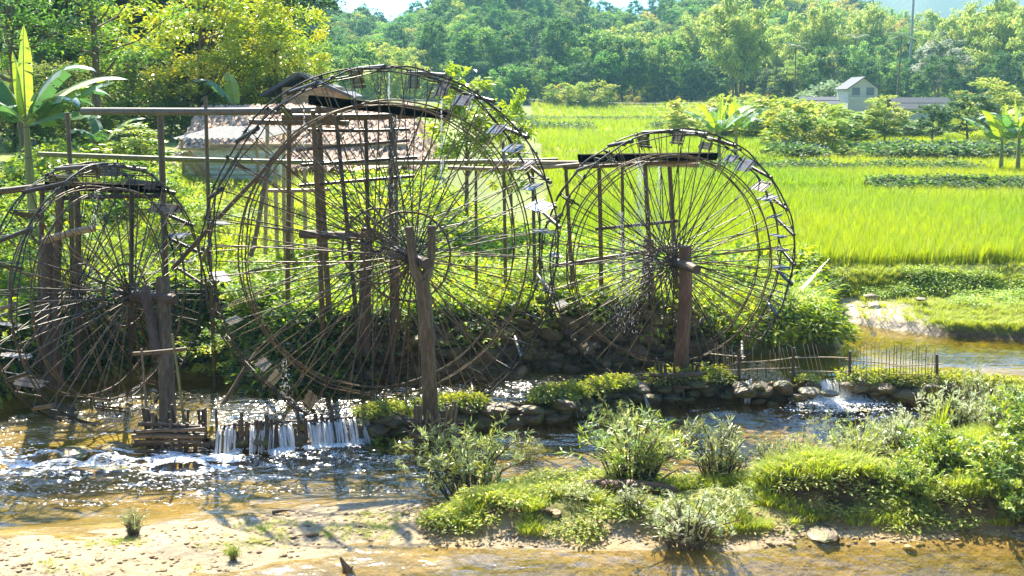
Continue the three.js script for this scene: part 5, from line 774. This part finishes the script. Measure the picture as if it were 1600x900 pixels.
// ---------------------------------------------------------------- islet and river plants
{
  const gp = (px, py, h) => { const q = onLevel(px, py, h); q.y = groundAt(q.x, q.z); return q; };
  const wil = [[0.56, 0.6, 0.22], [0.42, 0.5, 0.12], [0.34, 0.44, 0.1], [0.5, 0.54, 0.07]];
  const A = bushShapes({ s: 401, h: 0.95, r: 0.95, stems: 46, leaves: 11, colors: wil, lean: -0.05 }), Bz = bushShapes({ s: 402, h: 1.15, r: 0.85, stems: 52, leaves: 12, leafL: 0.12, leafW: 0.024, colors: [[0.56, 0.6, 0.2], LEAF.bright, [0.3, 0.42, 0.09], [0.52, 0.56, 0.12]] }), Cz = bushShapes({ s: 403, h: 0.85, r: 0.62, stems: 40, leaves: 8, colors: [[0.32, 0.36, 0.12], [0.42, 0.46, 0.2], [0.3, 0.34, 0.06]], dead: 0.2 }), Dz = bushShapes({ s: 404, h: 0.6, r: 0.7, stems: 50, leaves: 10, leafL: 0.09, leafW: 0.022, colors: [[0.64, 0.66, 0.42], [0.52, 0.58, 0.3], [0.42, 0.48, 0.16]], dead: 0.35 }), E = bushShapes({ s: 405, h: 1.3, r: 1.1, stems: 60, leaves: 13, leafL: 0.12, leafW: 0.045, colors: [LEAF.bright, LEAF.mid, LEAF.young] });
  const bush = (label, sh, px, py, h, scale, turn = 0) => { const g = addTree('river_bush', label, 'bush', sh, gp(px, py, h), turn, scale, [M.barkDark, M.leafShiny], 'bushes of the river bed', ['stems', 'foliage']); return g; };
  bush('willowy bush with a dark base standing in the river', A, 735, 768, 0.05, [1.08, 1.1, 1]); bush('fullest willowy bush right behind the driftwood log', Bz, 990, 748, 0.25, [1.05, 0.92, 0.9]); bush('sparse dark twigged bush right of the fullest willowy one', Cz, 1125, 742, 0.25, [1.05, 1.05, 0.9]); bush('whitish low bush with dead twigs at the islet water line', Dz, 1068, 850, 0.05, [1.0, 1.05, 0.9]); bush('loose bush behind the big grass hummock', A, 1335, 722, 0.2, [0.72, 0.75, 0.7], 2); bush('large leafy green bush at the right edge', E, 1555, 765, 0.3, [0.8, 0.58, 0.8]); bush('leafy green bush cut by the right picture edge', E, 1620, 735, 0.3, [0.8, 0.68, 0.8], 2); bush('leafy bush between hummock and the right edge', E, 1465, 745, 0.3, [0.6, 0.62, 0.7], 4); bush('willowy spray rising in front of the weir behind the fullest bush', A, 965, 655, 0.1, [0.75, 0.75, 0.6], 3); bush('tall pale sprig bush above the right end of the weir', Cz, 1525, 640, 0.3, [0.8, 1.2, 0.7], 1); bush('low willowy bush on the weir behind the sparse one', A, 1090, 640, 0.3, [0.55, 0.5, 0.5], 5); bush('low willowy bush on the weir below the middle fence post', A, 1290, 628, 0.3, [0.6, 0.4, 0.45], 1); bush('low willowy bush on the weir at the fence end', A, 1425, 645, 0.25, [0.65, 0.5, 0.5], 4); bush('light willowy sprays between the river bush and the weir', A, 820, 690, 0.0, [0.5, 0.42, 0.5], 2.5); bush('willowy bush before the crib of the forked trunk', A, 650, 690, 0.0, [0.62, 0.45, 0.55], 0.8); bush('dark green clump at the right end of the brush dam', E, 588, 672, 0.2, [0.34, 0.3, 0.34], 1.2); bush('bushy sprays on the far right of the weir', E, 1590, 660, 0.3, [0.6, 0.5, 0.5], 3.3); bush('small twiggy plant at the sandbar water line', Cz, 208, 832, 0.05, [0.38, 0.42, 0.38], 2); bush('tiny green plant alone on the sandbar', E, 364, 868, 0.08, [0.1, 0.13, 0.1], 0); bush('dry brown scrub in front of the driftwood log', Cz, 985, 795, 0.25, [0.6, 0.4, 0.6], 3); bush('sparse whitish bush between hummock and weir', Dz, 1400, 705, 0.2, [0.8, 1.0, 0.8], 1);
  bush('bush of mixed leaves directly right of the big hummock', E, 1420, 775, 0.3, [0.42, 0.4, 0.5], 1.7); bush('willowy bush left behind the big hummock', A, 1250, 705, 0.1, [0.6, 0.62, 0.6], 4.4); bush('pale willowy bush in the pool corner by the right edge', Dz, 1500, 680, 0.2, [1.1, 1.3, 0.9], 3); bush('green bush behind the right edge bushes', Cz, 1560, 700, 0.3, [0.9, 0.9, 0.9], 5); bush('low green bush at the right end of the islet shore', E, 1590, 805, 0.2, [0.5, 0.4, 0.5], 2.6); bush('sprawling low sprays on the islet between log and hummock', A, 1140, 790, 0.25, [0.55, 0.38, 0.5], 0.4); bush('yellowish low spray at the islet tip', A, 905, 790, 0.2, [0.35, 0.25, 0.4], 1.1); bush('thin sprays in the river right of the sparse bush', Cz, 1200, 735, 0.05, [0.6, 0.7, 0.6], 2.2);
  const rd = tuftShape(41, 24, 0.75, 0.02, 0.1, [LEAF.young, LEAF.bright], 0.35); const tuftAt = (label, px, py, h, s) => { const g = thing('grass_tuft', label, 'grass tuft', gp(px, py, h), 0, 'tall grass tufts'); g.scale.set(...s); mesh('blades', rd, M.grass, g).userData.kind = 'stuff'; };
  tuftAt('tall grass tuft beside the crib of the forked trunk', 645, 655, 0.2, [1, 0.9, 1]); tuftAt('tall bright grass blades right of the loose bush', 1470, 690, 0.25, [0.9, 1.2, 0.9]); tuftAt('grass tuft behind the big grass hummock', 1345, 715, 0.25, [1, 1, 1]); tuftAt('single tall reed blades by the sparse bush', 1144, 700, 0.1, [0.4, 1.2, 0.4]);
  // low grass and herbs
  reseed(411); const low = tuftShape(42, 30, 0.2, 0.012, 0.13, [LEAF.young, [0.46, 0.5, 0.03], LEAF.bright], 0.6), list = [];
  for (let i = 0; i < 26000; i++) { const x = rr(-1.4, 10), z = rr(-19.5, -13.7), q = {}, h = groundAt(x, z, q); if (q.what !== 'islet' || q.di < 0.18 || h < 0.09) continue; const d = fbm(x * 1.1 + 2, z * 1.4, 3), mound = h > 0.42; if (!mound && d < 0.5) continue; const slope = Math.abs(groundAt(x, z + 0.08) - h); if (slope > 0.075) continue; const s = rr(0.5, 1.1) * (mound ? 1.1 : 0.8), t = rr(0.8, 1.2); list.push([place(x, h - 0.015, z, rnd() * 6.28, s, s, s), lin(t, t, t)]); }
  copies('islet_grass', low, M.grass, list, null, 'short bright grass on the islet and its hummocks', 'grass');
  const herb = weedShape(43, 40, 0.14, 0.14, 0.055, 0.025, [LEAF.young, LEAF.bright, [0.34, 0.36, 0.05]]), hl = []; for (let i = 0; i < 4600; i++) { const x = rr(-1.2, 10), z = rr(-19.5, -13.7), q = {}, h = groundAt(x, z, q); if (q.what !== 'islet' || q.di < 0.1 || fbm(x * 1.6 + 20, z * 1.6, 2) < 0.44) continue; const s = rr(0.6, 1.5) * (x > 6.4 ? 1.1 : 1), t = rr(0.7, 1.25); hl.push([place(x, h, z, rnd() * 6, s, s, s, gauss() * 0.2, gauss() * 0.2), lin(t, t, t)]); }
  copies('islet_herbs', herb, M.leaf, hl, null, 'small leafy herbs scattered over the islet', 'herbs');
  const moss = []; for (let i = 0; i < 2600; i++) { const x = rr(-9, -1.5), z = rr(-15.1, -12.4), q = {}, h = groundAt(x, z, q); if (q.what !== 'bar' || q.db < 0.08) continue; const edge = Math.exp(-(((q.db - 0.35) / 0.25) ** 2)) * (z < -13.6 ? 1 : 0.1), d = fbm(x * 1.2, z * 2.4, 3); if (rnd() > edge * ss(0.42, 0.6, d) + (d > 0.62 ? 0.3 : 0)) continue; const s = rr(0.2, 0.5); moss.push([place(x, h - 0.01, z, rnd() * 6, s, s * 0.7, s), lin(1, 1, 1)]); }
  copies('sandbar_grass', low, M.grass, moss, null, 'thin patches of yellow green grass on the sandbar', 'grass');
  const wb = []; for (let i = 0; i < 1800; i++) { const s = rr(2.2, 15.2), [x, z] = weirPoint(s), o = gauss() * 0.2; if (fbm(s * 1.7, 4, 2) < 0.42 || (x > 5.6 && x < 6.3)) continue; wb.push([place(x, 0.28 + rnd() * 0.1, z + o, rnd() * 6, rr(0.6, 1.8), rr(0.6, 2.4), rr(0.6, 1.8)), (() => { const t = rr(0.6, 1.2); return lin(t, t, t); })()]); }
  copies('weir_weeds', herb, M.leaf, wb, null, 'leafy weeds sprouting from the weir stones', 'weeds');
}
renderer.render(scene, camera);
